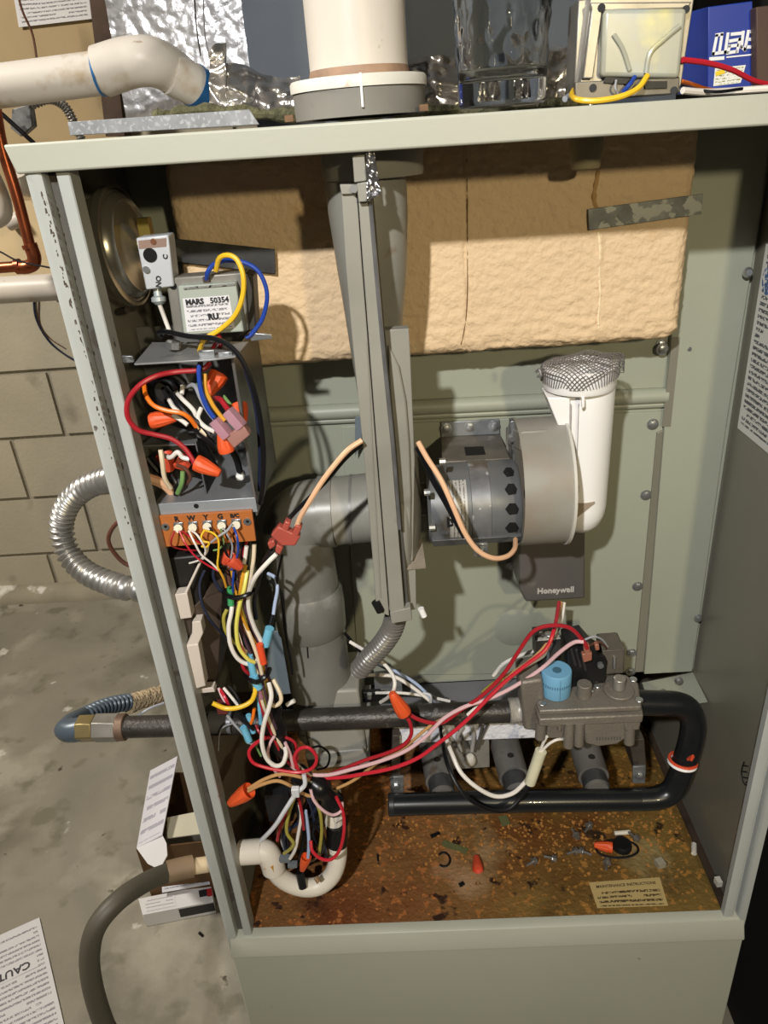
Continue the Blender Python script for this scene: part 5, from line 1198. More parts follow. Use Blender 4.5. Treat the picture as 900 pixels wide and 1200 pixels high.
wire('', 'red', .0018, [(250, 392, YT+.0), (254, 400, YT-.004), (248, 410, YT), (244, 420, YT)], 'lead', parent=tr)
wire('', 'red', .0018, [(256, 392, YT+.0), (259, 401, YT-.004), (256, 412, YT)], 'lead', parent=tr)

# ================================================================ CONTROL BOX
cbx = thing('control_box', 'open galvanised control box full of wires on the left side of the furnace', 'control box', at(240, 640, .08))
zsh = at(200, 420, .02).z
bm = NB(); q = [atz(x, y, zsh) for x, y in [(157, 426), (245, 421), (276, 417), (291, 400), (178, 401)]]; hexa(bm, q, [p - Vector((0, 0, .0016)) for p in q]); ob('shelf', bm, mat('shelf_zinc', '8f9091', .4, .4, .12, 25, spots=[('6f7071', .6, 30, .08)]), cbx, bev=.0004)
for pts in ([(140, 417), (155, 417), (157, 425), (141, 426)], [(232, 411), (251, 410), (252, 418), (233, 419)], [(255, 413), (272, 412), (273, 420), (256, 421)]): strip(pts, .018, .003, 'shelf_tab', galv, cbx, .0006)
pcyl((203, 400, .04), (203, 408, .04), .006, steel, 'shelf_nut', cbx, 6)
YB, YD = .022, .135
tl, br = at(272, 418, YB), at(303, 604, YB)
bm = NB(); q = [at(272, 418, YB), at(300, 586, YB), at(303, 604, YB)]
xr = lambda z: tl.x + (br.x-tl.x)*(tl.z-z)/(tl.z-br.z)
zA, zB_ = tl.z, at(300, 584, YB).z
bm = NB(); hexa(bm, [Vector((tl.x, YB, zA)), Vector((tl.x, YD, zA)), Vector((br.x-.001, YD, br.z)), Vector((br.x-.001, YB, br.z))], [Vector((tl.x-.0012, YB, zA)), Vector((tl.x-.0012, YD, zA)), Vector((br.x-.0022, YD, br.z)), Vector((br.x-.0022, YB, br.z))])
ob('right_side', bm, mat('box_side_zinc', '6b6a66', .35, .5, .15, 25), cbx, smooth=False)
bm = NB(); tube(bm, [at(273, 420, YB), at(281, 470, YB), at(299, 584, YB)], .0008, 5, 0); ob('side_edge', bm, steel, cbx)
xl0 = at(150, 500, YD).x
bm = NB(); boxx(bm, .004, tl.x, YD, YD+.0015, br.z, zA+.004); ob('back_plate', bm, mat('box_inside_zinc', '6f6f6c', .45, .4, .2, 20), cbx, smooth=False)
zfl_ = at(240, 588, YB).z
bm = NB(); q = [Vector((at(181, 592, YB).x, YB, zfl_)), Vector((br.x-.001, YB, zfl_)), Vector((br.x-.003, YD, zfl_)), Vector((at(181, 592, YB).x, YD, zfl_))]
hexa(bm, q, [p - Vector((0, 0, .0015)) for p in q]); ob('box_floor', bm, mat('box_floor_zinc', '93959a', .35, .5, .12, 25), cbx, smooth=False)
bm = NB(); slab(bm, [(181, 591), (299, 583), (302, 600), (185, 606)], YB-.0006, .0015); ob('front_lip', bm, mat('box_lip_zinc', '9fa4aa', .35, .4, .1, 25), cbx, bev=.0005)
pcyl((230, 593, YB-.0006), (230, 593, YB-.0009), .0022, mat('vent_black', ''), 'lip_hole', cbx, 12)
bm = NB(); q = [at(165, 522, .06), at(232, 520, .06), at(230, 507, .10), at(196, 497, .12)]; hexa(bm, q, [p - Vector((0, 0, .0012)) for p in q]); ob('divider_shelf', bm, mat('box_floor_zinc', ''), cbx, smooth=False)
bm = NB(); q = [at(228, 517, .055), at(242, 584, .035), at(262, 560, .09), at(240, 520, .10)]; hexa(bm, q, [p + Vector((.0012, 0, 0)) for p in q]); ob('divider_wall', bm, mat('divider_black', '24221f', .45, .3, .15, 20), cbx, smooth=False)
# terminal board
tbm = mat('phenolic_board', 'a8622f', .5, 0, .07, 30)
tbd = strip([(184, 605), (295, 598), (300, 634), (193, 641)], YB-.004, .003, 'terminal_board', tbm, cbx, .0004)
tx = [(208, 613), (225, 612), (242, 611), (259, 610), (276, 609)]
for k, ((x, y), s) in enumerate(zip(tx, ['R', 'W', 'Y', 'G', 'B/C'])):
    glyphs('terminal_letter', s, .0065 if len(s) == 1 else .0050, at(x-1, y-4.5, YB-.0043), at(x+10, y-.6, YB)-at(x, y, YB), (0, 0, 1), tbd, bold=.0003)
    strip([(x-5, y), (x+6, y-.6), (x+6.5, y+9), (x-4.5, y+9.5)], YB-.006, .002, 'clamp_plate', steel, tbd, .0004)
    pcyl((x+.5, y+6, YB-.006), (x+.5, y+6.5, YB-.0095), .0036, mat('screw_head', 'a2a19d', .35, .6, .1, 60), 'terminal_screw', tbd, 14)
for x, y in ((194, 617), (290, 611)): pcyl((x, y, YB-.004), (x, y, YB-.0052), .0034, steel, 'board_rivet', tbd, 16); pcyl((x, y, YB-.0052), (x, y, YB-.0055), .0014, blackp, 'rivet_hole', tbd, 10)

# ================================================================ IGNITION MODULE (below the box)
md = thing('ignition_module', 'brown plastic ignition module with cream ribs behind the left post', 'control module', at(230, 810, .08))
mdm = mat('module_brown', '4f443c', .45, .05, .10, 20)
crm = mat('module_cream', 'c9beb4', .45, 0, .05, 20)
bm = NB(); q = [at(200, 735, .022), at(240, 700, .022), at(262, 690, .05), at(256, 790, .05), at(244, 812, .032), at(210, 812, .022)]
hexa(bm, q, [p + Vector((0, .05, 0)) for p in q]); ob('module_body', bm, mdm, md, bev=.002)
bm = NB(); q = [at(190, 655, .026), at(238, 650, .03), at(240, 735, .026), at(200, 735, .026)]; hexa(bm, q, [p + Vector((0, .04, 0)) for p in q]); ob('module_cover', bm, mat('module_dark', '1d1a18', .5, 0, .1, 20), md, bev=.002)
strip([(204, 697), (219, 695), (225, 724), (211, 726)], .012, .012, 'cream_rib', crm, md, .0008)
strip([(218, 757), (232, 755), (241, 804), (227, 808)], .011, .012, 'cream_rib', crm, md, .0008)
strip([(218, 757), (225, 742), (225, 729), (235, 728), (238, 742), (232, 756)], .012, .012, 'cream_rib', crm, md, .0008)
bm = NB(); tube(bm, [at(217, 696, .014), at(235, 658, .024)], .0012, 8, 0); ob('cream_edge', bm, crm, md)
strip([(228, 808), (250, 806), (252, 811), (232, 813)], .022, .01, 'foot_tab', crm, md, .0006)
pcyl((232, 822, .06), (233, 836, .06), .004, galv_d, 'foot_stud', md, 10)
bm = NB(); q = [at(330, 735, .17), at(342, 735, .17), at(352, 812, .17), at(322, 815, .17)]
strap([(315, 738), (335, 742), (348, 812), (322, 815), (312, 780)], .19, 'blue-grey metal flange showing left of the down pipe', mat('blue_flange', '7e8a92', .45, .2, .08, 15))
# condensate trap
tp2 = thing('condensate_trap', 'white plastic U-shaped condensate trap standing at the left front of the pan', 'trap', at(350, 1040, .02))
rt_ = .0105
trm = mat('trap_pvc', 'd8d0c4', .4, 0, .04, 30)
bm = NB(); tube(bm, [at(282, 999, .030), at(296, 998, .029), at(309, 997, .028)], rt_*1.32, 24, 3, rad=lambda t, i: rt_*1.32); ob('inlet_socket', bm, trm, tp2)
bm = NB(); tube(bm, [at(303, 997, .028), at(312, 999, .028), at(318, 1008, .027), at(321, 1018, .026)], rt_*1.28, 24, 6); ob('elbow', bm, trm, tp2)
bm = NB(); tube(bm, [at(319, 1012, .026), at(326, 1025, .026), at(340, 1035, .026), at(358, 1040, .027), at(376, 1037, .03), at(390, 1024, .035), at(396, 1004, .04), at(395, 985, .045), at(391, 960, .05), at(388, 938, .055)], rt_, 24, 6); ob('trap_loop', bm, trm, tp2)
bm = NB(); a1_, a2_ = at(318, 1013, .0145), at(326, 1023, .0135)
q = [at(309, 1018, .0146), at(320, 1015, .0140), at(322, 1030, .0135)]; hexa(bm, q, [p + Vector((0, .002, 0)) for p in q]); ob('glue_drip', bm, mat('amber_glue', 'b5893c', .35, 0, .1, 40), tp2)
bm = NB(); tube(bm, [at(395, 965, .047), at(395, 988, .0435)], rt_*1.18, 22, 0); ob('black_tape', bm, mat('black_tape_m', '121214', .3, 0, .1, 30), tp2)
bm = NB(); tube(bm, [at(351, 1022, .024), at(355, 1040, .018)], rt_*.45, 10, 0); ob('strap', bm, blackp, tp2)
pcyl((370, 1028, .018), (374, 1034, .014), .003, mat('rusty_clip', '8a6d50', .6, .4, .2, 60), 'clip', tp2, 10)
strip([(388, 938), (398, 933), (402, 960), (392, 966)], .035, .014, 'trap_fitting', trm, tp2, .001)
# ================================================================ WIRES
def V(*p): return at(*p)
def wnut(px, py, Y, tx, ty, lb, m=nuto, L=.022, k=1.0, name='wire_nut', dY=0.0):
    """nut whose narrow tip sits at the first sight point and mouth at the second"""
    a, b = at(px, py, Y), at(tx, ty, Y + dY); bm = NB(); nut(bm, a, b - a, (b-a).length, .0034*k, .0070*k)
    return tag(ob(name, bm, m), lb, 'wire nut')
w = wire
# --- control box interior
w('thick red wire looping out left across the control box to the orange nut', 'red', .0024, [(246, 425, .03), (236, 433, .025), (205, 436, .02), (182, 441, .012), (163, 452, .006), (150, 470, .004), (150, 490, .004), (162, 504, .006), (180, 509, .010), (200, 514, .012), (215, 524, .012), (224, 536, .010), (229, 545, .008)])
wnut(258, 555, .004, 230, 542, 'orange wire nut on the end of the thick red wire, lower middle of the box', dY=.004)
w('orange wire arching over the black cable bushing in the control box', 'orange', .0022, [(169, 452, .03), (171, 463, .02), (180, 475, .014), (195, 481, .012), (212, 484, .012), (222, 490, .014), (230, 500, .018)])
wnut(207, 489, .035, 177, 493, 'orange wire nut lying sideways under the orange wire')
wnut(244, 462, .04, 257, 438, 'orange wire nut pointing up at the upper right in the box', k=1.15, dY=.01)
wnut(285, 496, .03, 280, 474, 'orange wire nut half hidden at the right side plate', dY=.01)
wnut(259, 506, .010, 266, 529, 'orange wire nut beside the pink plug at centre right', k=.95)
w('blue wire dropping into the pink plug', 'blue', .0022, [(236, 420, .02), (233, 435, .016), (236, 460, .012), (243, 478, .010), (251, 490, .008)])
w('amber wire beside the blue one entering the pink plug', 'amber', .0020, [(240, 438, .022), (241, 455, .018), (248, 472, .012), (256, 484, .010), (264, 493, .008)])
w('black wire dropping over the box front edge above the blue wire', 'black', .0022, [(234, 420, .016), (235, 428, .018), (234, 440, .020)])
for k, (pts, lb) in enumerate([([(218, 453, .05), (228, 452, .035), (236, 468, .025), (244, 482, .018), (252, 492, .012)], 'pale lavender wire curving down to the pink plug'),
    ([(206, 459, .05), (214, 468, .035), (226, 480, .03), (232, 492, .03), (236, 498, .03)], 'long white wire in the middle of the control box bundle'),
    ([(236, 478, .03), (232, 490, .024), (240, 500, .018), (252, 506, .014)], 'short white wire crossing beneath the lavender one'),
    ([(198, 468, .045), (204, 478, .035), (213, 485, .03)], 'short white wire stub nearest the black bushing'),
    ([(214, 452, .05), (213, 462, .045)], 'tiny white wire end standing above the bundle'),
    ([(203, 487, .03), (212, 492, .026), (220, 498, .024)], 'white wire tip beside the copper strand')]):
    w(lb, 'white' if k else 'grey', .0022, pts)
w('pale green wire at the top of the control box bundle', 'green', .0020, [(222, 454, .05), (229, 451, .045), (238, 448, .045)])
w('black wire running along the bundle in the box', 'black', .0026, [(195, 455, .05), (206, 470, .03), (222, 488, .022), (238, 500, .02), (246, 510, .018)])
w('second black wire beneath the first in the box', 'black', .0028, [(200, 480, .05), (216, 492, .04), (228, 502, .035), (240, 512, .03), (252, 522, .03)])
w('black wire curling from the bushing to the left', 'black', .0026, [(178, 450, .06), (186, 444, .05), (200, 448, .045), (206, 458, .045)])
w('bare copper strand in the control box bundle', 'tan', .0009, [(222, 487, .02), (228, 494, .018), (233, 503, .017)])
w('white crimp sleeve on the copper strand', 'cream', .0032, [(236, 503, .022), (244, 509, .020)], 'crimp_sleeve', cat='sleeve')
w('short red wire entering the pink plug from the upper right', 'red', .0026, [(251, 467, .03), (258, 468, .02), (265, 477, .014), (270, 483, .010)])
w('green-yellow wire behind the short red wire', 'green', .0016, [(262, 464, .05), (270, 474, .045), (277, 483, .045)])
bsh = thing('cable_bushing', 'ribbed black plastic cable bushing at the back of the control box', 'bushing', at(200, 455, .08))
bm = NB(); a, b = at(190, 462, .09), at(206, 452, .055); lathe(bm, [(0, 0), (.016, 0), (.016, .006), (.013, .008), (.016, .012), (.013, .016), (.016, .020), (.012, .024), (0, .024)], a, b-a, 28, False); ob('bushing_body', bm, blackp, bsh)
bm = NB(); tube(bm, [at(176, 452, .07), at(186, 441, .06), at(202, 440, .055), at(214, 448, .055), at(216, 460, .055)], .0035, 10); ob('bushing_ring', bm, blackp, bsh)
pp_ = thing('pink_plug', 'translucent pink two-way plug with brown ends in the control box', 'plug', at(272, 510, .01))
pkm = mat('pink_clear_plastic', 'c495a4', .25, 0, .08, 60, trans=.35)
for (x0, y0), (x1, y1) in (((251, 491), (268, 512)), ((266, 480), (284, 501))):
    bm = NB(); a, b = at(x0, y0, .008), at(x1, y1, .006); d = (b-a).normalized(); R_ = d.to_track_quat('Y', 'Z').to_matrix()
    rbox(bm, (a+b)/2, (.010, (b-a).length, .009), .002, (2, 2, 2), R=R_); ob('plug_barrel', bm, pkm, pp_)
bm = NB(); q = [at(264, 513, .003), at(284, 497, .003), at(293, 510, .003), at(274, 526, .003)]; hexa(bm, q, [p + Vector((0, .010, 0)) for p in q]); ob('plug_end', bm, mat('pink_brown', '9a7068', .35, 0, .1, 60), pp_, bev=.001)
# lower compartment
w('cream bent wire stub in the lower compartment', 'cream', .0024, [(188, 527, .03), (190, 540, .028), (193, 560, .03), (200, 572, .035)])
w('green wire in the lower compartment beside the cream stub', 'green', .0024, [(214, 552, .03), (213, 566, .028), (208, 578, .032)])
w('black wire behind the green wire in the lower compartment', 'black', .0024, [(200, 556, .04), (206, 566, .036), (206, 580, .036)])
w('copper loop in the lower compartment', 'brown', .0018, [(208, 545, .035), (218, 550, .03), (223, 560, .03), (218, 568, .035)])
w('white looped wire crossing the red nut', 'white', .0024, [(193, 534, .04), (200, 536, .032), (208, 530, .030), (214, 536, .030), (222, 538, .030)])
wnut(200, 552, .05, 192, 532, 'red wire nut in the lower compartment of the control box', nutr, k=1.1)
wnut(222, 548, .05, 207, 538, 'red wire nut right of the first one in the lower compartment', nutr, k=1.1)
w('beige sheathed cable entering the lower compartment from the left', 'peach', .0052, [(152, 557, .03), (175, 561, .035), (192, 568, .04), (202, 577, .045)], 'sheathed_cable', cat='cable')
w('black sheathed cable in the lower compartment corner', 'black', .0035, [(172, 536, .05), (182, 548, .05), (190, 556, .05)], 'sheathed_cable', cat='cable')
bm = NB(); q = at(282, 557, .05); rbox(bm, q, (.008, .012, .007), .003, (3, 3, 3)); tag(ob('end_plug', bm, mat('clear_white', 'd8dadb', .3, 0, .03, 30)), 'small white end plug on the floor of the control box by the side plate', 'plug')
w('black cable to the small white cap', 'black', .0034, [(270, 525, .03), (277, 538, .035), (281, 552, .045)])
w('long black wire arching from the shelf down the right side of the control box', 'black', .0024, [(190, 394, .045), (186, 390, .04), (196, 389, .03), (222, 394, .022), (252, 397, .018), (275, 411, .014), (291, 438, .012), (303, 480, .012), (309, 530, .014), (308, 570, .02), (305, 590, .03)])
w('second black wire hugging the side plate of the control box', 'navy', .0018, [(286, 430, .03), (298, 470, .03), (304, 520, .03), (304, 575, .035)])
# --- terminal board wires
YQ = .010
for c_, r_, pts, lb in [
    ('red', .0011, [(205, 622, YQ), (201, 632, YQ-.004), (202, 640, YQ), (215, 644, .02), (232, 645, .03)], 'thin red wire from the left screw curling under the board'),
    ('brightred', .0012, [(210, 622, YQ), (218, 638, YQ-.006), (229, 652, YQ-.004), (243, 662, YQ), (256, 669, YQ)], 'thin bright red wire from the left screw to the splice'),
    ('red', .0012, [(213, 622, YQ), (224, 630, YQ-.004), (236, 637, YQ-.002), (243, 641, YQ)], 'short thin red wire behind the white pair'),
    ('white', .0013, [(221, 622, YQ), (228, 636, YQ-.007), (236, 650, YQ-.006), (248, 660, YQ-.004), (257, 669, YQ-.002)], 'thin white wire from the second screw, left one of the pair'),
    ('white', .0013, [(225, 622, YQ), (231, 627, YQ-.005), (237, 636, YQ-.006), (241, 645, YQ-.002), (238, 655, YQ)], 'thin white wire from the second screw, right one of the pair'),
    ('white', .0012, [(222, 660, .02), (234, 656, .015), (242, 648, .012), (244, 640, .012)], 'short white strand coiled under the board'),
    ('yellow', .0013, [(240, 621, YQ), (236, 628, YQ-.004), (238, 634, YQ-.004), (245, 636, YQ-.004), (242, 641, YQ-.003), (236, 640, YQ-.002)], 'curled thin yellow wire at the middle screw'),
    ('yellow', .0013, [(239, 621, YQ), (250, 625, YQ-.007), (256, 633, YQ-.008), (256, 648, YQ-.006), (255, 663, YQ-.004), (259, 672, YQ-.003)], 'long thin yellow wire arching to the splice'),
    ('grey', .0012, [(262, 619, YQ), (266, 626, YQ-.004), (272, 638, YQ), (271, 652, YQ+.002), (268, 664, YQ+.002)], 'thin grey wire from the fourth screw'),
    ('blue', .0014, [(274, 618, YQ), (278, 630, YQ-.006), (279, 645, YQ-.006), (276, 658, YQ-.002), (271, 668, YQ)], 'thin blue wire from the right screw'),
    ('grey', .0015, [(272, 614, YQ), (266, 622, YQ-.005), (257, 628, YQ-.006), (247, 636, YQ-.002)], 'lavender wire stub crossing from the right screw'),
    ('black', .0013, [(246, 618, YQ), (252, 628, YQ-.002), (262, 640, YQ), (268, 655, YQ)], 'thin black wire behind the yellow arc'),
    ('green', .0012, [(259, 620, YQ), (262, 636, YQ), (257, 643, YQ), (250, 645, YQ)], 'thin green wire under the fourth screw'),
    ('amber', .0016, [(257, 668, YQ-.004), (262, 678, YQ-.003), (265, 688, YQ)], 'short amber end at the splice'),
    ('navy', .0022, [(251, 664, .03), (250, 676, .03), (256, 688, .03), (262, 694, .03)], 'dark blue wire left of the splice'),
    ('blue', .0016, [(274, 668, .015), (273, 682, .015), (273, 694, .018)], 'thin blue wire leaving the splice downward'),
    ('navy', .0018, [(240, 668, .03), (234, 684, .025), (236, 705, .02), (246, 726, .02), (260, 742, .03), (275, 755, .04)], 'long dark blue wire sweeping down behind the bundle')]:
    w(lb, c_, r_*.82, pts, group='thermostat wires under the terminal board')
wnut(283, 666, .008, 270, 655, 'red-orange wire nut right of the splice under the terminal board', nutr, k=.9)
wnut(262, 660, .014, 270, 650, 'red-orange wire nut tucked behind the other under the terminal board', nutr, k=.9)
bm = NB(); tube(bm, [at(268, 680, .02), at(269, 700, .02)], .0030, 10, 0); tag(ob('green_band', bm, mat('green_tape', '3f9a62', .4, 0, .1, 40)), 'green tape band around the harness above the zip tie', 'tape')
bpy.data.objects['green_band'].location.z -= .008
# --- peach/black pair to the salmon connector, and motor lead
w('peach motor lead running from the housing down left to the salmon connector', 'peach', .0026, [(424, 516, .0), (408, 527, -.004), (392, 545, -.006), (377, 565, -.006), (362, 589, -.004), (352, 606, .0), (348, 617, .002)])
w('black motor lead beside the peach one above the salmon connector', 'black', .0022, [(424, 520, .006), (404, 538, .004), (382, 564, .004), (358, 588, .004), (343, 603, .006), (336, 612, .006)])
w('peach and amber motor lead hanging in a loop in front of the motor', 'peach', .0026, [(490, 518, .02), (500, 536, .012), (517, 563, .004), (532, 596, -.002), (545, 625, -.004), (560, 645, -.004), (578, 654, -.002), (594, 652, .006), (603, 643, .02), (604, 632, .04)])
w('black motor lead behind the peach loop at the motor', 'black', .0030, [(489, 524, .022), (504, 556, .02), (522, 588, .016), (535, 612, .010), (545, 630, .004)])
sc_ = thing('salmon_connector', 'salmon pink translucent wire connector in front of the big elbow', 'connector', at(333, 635, .0))
sal = mat('salmon_clear', 'b8584c', .25, 0, .08, 60, trans=.25)
for pts in ([(317, 628), (326, 617), (352, 629), (346, 640), (330, 640)], [(334, 611), (341, 613), (337, 624), (330, 620)], [(347, 615), (354, 618), (349, 630), (341, 627)], [(324, 638), (332, 642), (328, 651), (322, 647)], [(313, 637), (321, 633), (323, 640), (316, 645)]):
    strip(pts, -.002, .009, 'connector_lobe', sal, sc_, .0012)
w('white wire leaving the salmon connector down to the harness', 'white', .0024, [(324, 649, .0), (313, 660, -.002), (300, 675, .0), (293, 690, .008), (291, 700, .012), (292, 716, .014), (298, 735, .016), (306, 752, .018), (307, 764, .018), (300, 775, .016), (290, 778, .014), (278, 771, .012), (270, 755, .012), (268, 735, .014), (271, 718, .018), (272, 708, .022)])
w('lavender wire with a black end hanging beside the down pipe', 'lightblue', .0020, [(314, 672, .05), (322, 677, .045), (325, 690, .04), (322, 708, .035), (320, 722, .03)])
w('black wire below the lavender wire to the blue crimp', 'black', .0026, [(320, 720, .03), (317, 732, .026), (313, 744, .022)])
w('black wire curving down the side of the down pipe', 'black', .0016, [(316, 680, .06), (330, 695, .055), (333, 720, .055), (336, 750, .06), (341, 775, .06), (343, 790, .06)])
w('thin black wire in front of the joint ring, left', 'black', .0014, [(331, 650, .03), (325, 680, .04), (330, 700, .05), (334, 740, .06)])
w('long black wire from the salmon connector to the harness', 'black', .0024, [(318, 644, .0), (308, 662, .006), (302, 684, .012), (298, 705, .02), (300, 725, .022)])
def crimp(x0, y0, x1, y1, Y, lb, colr='6fb4d2', r=.0035):
    bm = NB(); tube(bm, [at(x0, y0, Y), at(x1, y1, Y)], r, 12, 0); return tag(ob('crimp_sleeve', bm, mat('crimp_'+colr, colr, .35, 0, .06, 60)), lb, 'sleeve')
crimp(316, 736, 311, 756, .018, 'light blue crimp sleeve beside the down pipe', r=.0042)
crimp(304, 755, 309, 777, .012, 'orange-red wire nut-like sleeve below the white loop', 'e0502c', .0034)
crimp(297, 792, 303, 806, .012, 'light blue sleeve under the lower zip tie', r=.0044)
crimp(292, 768, 297, 790, .014, 'light blue sleeve above the lower zip tie', r=.0034)
crimp(302, 806, 306, 818, .014, 'purple-pink sleeve below the zip tie', 'a0707e', .0030)
crimp(291, 838, 297, 858, .02, 'light blue sleeve left of the iron pipe crossing', r=.0028)
crimp(303, 815, 306, 848, .016, 'long light blue sleeve in the harness', r=.0022)
crimp(285, 852, 292, 868, .016, 'light blue sleeve at the lower left of the harness', r=.0036)
# --- main harness
rr = random.Random(11)
spine = [(282, 632, .04), (279, 655, .035), (280, 680, .030), (282, 700, .026), (284, 722, .026), (290, 745, .026), (298, 768, .024), (306, 790, .022), (312, 815, .022), (318, 840, .022), (326, 865, .024), (336, 888, .026), (352, 905, .028), (368, 918, .032)]
kinds = [('black', 22), ('brown', 12), ('navy', 4), ('cream', 1), ('amber', 1), ('paleyellow', 1), ('white', 1), ('purple', 2), ('red', 2), ('olive', 1)]
where = {0: 'left', 1: 'right'}
hn = thing('wiring_harness', 'thick dark bundle of taped wires running down the left of the furnace', 'wiring harness', at(318, 840, .022))
for c_, n_ in kinds:
    for k in range(n_):
        ph = rr.uniform(0, 6.28); rad_ = rr.uniform(2, 11); sp = rr.uniform(.15, .45)
        i0 = rr.choice([0, 0, 1, 2, 3]); i1 = rr.choice([10, 12, 13, 14])
        pts = []
        for i, (x, y, Y) in enumerate(spine[i0:i1]):
            a = ph + sp*(i+i0)*1.3; rd = rad_ * (1.0 if i + i0 not in (3, 7) else .6)
            pts.append((x + math.cos(a)*rd, y + rr.uniform(-3, 3), Y + math.sin(a)*rd*.0008 + (.004 if c_ in ('black', 'brown', 'navy') else -.004)))
        w('' if c_ in ('black', 'brown') else WC and (c_ if c_ != 'paleyellow' else 'pale yellow') + ' wire of the bundle', c_, rr.uniform(.0020, .0030) if c_ in ('black', 'brown', 'navy') else rr.uniform(.0014, .0021), pts, 'bundled_wire', parent=hn)
bm = NB(); tube(bm, [at(*p) for p in [(317, 826, .024), (322, 850, .022), (330, 872, .022), (338, 890, .024)]], .0095, 14, 5, rad=lambda t, i: .0095 + .0012*math.sin(i*1.3)); ob('taped_section', bm, mat('black_tape_m', ''), hn)
bm = NB(); tube(bm, [at(*p) for p in [(302, 795, .03), (310, 820, .028), (318, 850, .027), (330, 880, .027), (345, 905, .03)]], .0050, 12, 5); ob('brown_sheath', bm, mat('maroon_sheath', '3e2722', .5, 0, .15, 30), hn)
w('cream wire running from the terminal board down the right of the harness', 'cream', .0022, [(298, 638, .03), (297, 656, .026), (294, 676, .020), (290, 700, .012)])
w('white wire running parallel to the cream one from the terminal board', 'white', .0022, [(289, 640, .03), (287, 655, .028), (284, 668, .024)])
w('amber wire in the upper harness', 'amber', .0022, [(288, 662, .022), (284, 678, .018), (282, 692, .016), (281, 706, .016)])
w('pale yellow wire in the long harness loop', 'paleyellow', .0022, [(290, 668, .020), (286, 690, .012), (280, 712, .010), (277, 736, .008), (280, 758, .008), (290, 772, .009), (298, 776, .012)])
w('olive yellow wire bowing to the left of the harness', 'olive', .0020, [(266, 714, .02), (262, 724, .016), (264, 738, .016), (270, 748, .018), (278, 756, .02)])
w('cream wire crossing diagonally in the lower harness loop', 'cream', .0022, [(286, 728, .02), (294, 748, .014), (302, 770, .012), (307, 790, .012)])
w('maroon wire bowing behind the zip tie', 'red', .0020, [(282, 772, .02), (286, 784, .018), (294, 791, .02)])
def zip_(pts, lb, m='black', r=.0016, nm='zip_tie'):
    bm = NB(); tube(bm, [at(*p) for p in pts], r, 8); return tag(ob(nm, bm, mat('ziptie_'+m, {'black': '0d0d0f', 'white': 'c4c6cb'}[m], .35, var=0)), lb, 'cable tie')
zip_([(262, 694, .02), (268, 699, .008), (280, 700, .004), (292, 696, .006), (298, 691, .02)], 'black cable tie around the harness below the terminal board', r=.0022)
zip_([(288, 792, .03), (293, 797, .008), (302, 799, .004), (312, 792, .006), (316, 784, .02)], 'black cable tie around the harness beside the blue sleeves', r=.0024)
w('white tail pointing right below the lower black cable tie', 'white', .0026, [(336, 826, .03), (345, 821, .03)])
# yellow hook wire and the connector cluster on the left
w('fat yellow wire hooking left under the ignition module', 'yellow', .0027, [(298, 796, .016), (299, 810, .008), (294, 822, .004), (280, 829, .0), (264, 830, .0), (249, 824, .0)])
for c_, r_, pts, lb in [('brightred', .0020, [(258, 808, .03), (264, 818, .022), (270, 832, .02)], 'short red wire above the maroon plug'),
    ('white', .0018, [(262, 806, .03), (272, 818, .024), (280, 828, .02)], 'short white wire above the maroon plug'),
    ('black', .0020, [(268, 804, .03), (276, 814, .026), (283, 828, .02)], 'short black wire above the maroon plug'),
    ('pink', .0016, [(256, 806, .03), (260, 816, .026), (266, 826, .022)], 'short pink wire above the maroon plug'),
    ('grey', .0016, [(266, 838, .02), (273, 847, .018), (283, 858, .018), (290, 866, .018)], 'thin lavender-grey wire below the maroon plug'),
    ('black', .0034, [(275, 828, .02), (284, 842, .018), (298, 854, .018)], 'taped black wires crossing behind the blue sleeve'),
    ('orange', .0020, [(298, 830, .02), (296, 842, .018), (292, 852, .018)], 'short orange wire in the lower harness'),
    ('red', .0018, [(300, 850, .02), (304, 858, .015), (312, 866, .015)], 'short red wire by the lower blue sleeve'),
    ('green', .0015, [(286, 862, .02), (290, 870, .02), (298, 868, .02)], 'small green loop at the lower left of the harness'),
    ('grey', .0016, [(290, 870, .02), (300, 872, .018), (309, 866, .018)], 'small grey loop at the lower left of the harness'),
    ('green', .0014, [(300, 874, .02), (303, 880, .02), (306, 886, .02)], 'tiny green wire end inside the red loop')]:
    w(lb, c_, r_, pts)
mp_ = thing('maroon_plug', 'small maroon plug under the ignition module', 'plug', at(262, 835, .02))
strip([(252, 826), (268, 830), (267, 838), (255, 838)], .016, .01, 'plug_body', mat('maroon_plastic', '5c2b28', .35, 0, .1, 40), mp_, .001)
pcyl((246, 846, .07), (272, 846, .07), .0125, mat('clear_film', '6b6c72', .3, .1, .1, 20), 'film_sleeve', mp_, 20)
w('thin clear tube hanging under the maroon plug', 'grey', .0008, [(272, 848, .05), (262, 852, .05), (257, 862, .05), (256, 880, .05)], 'thin_tube', cat='tube')
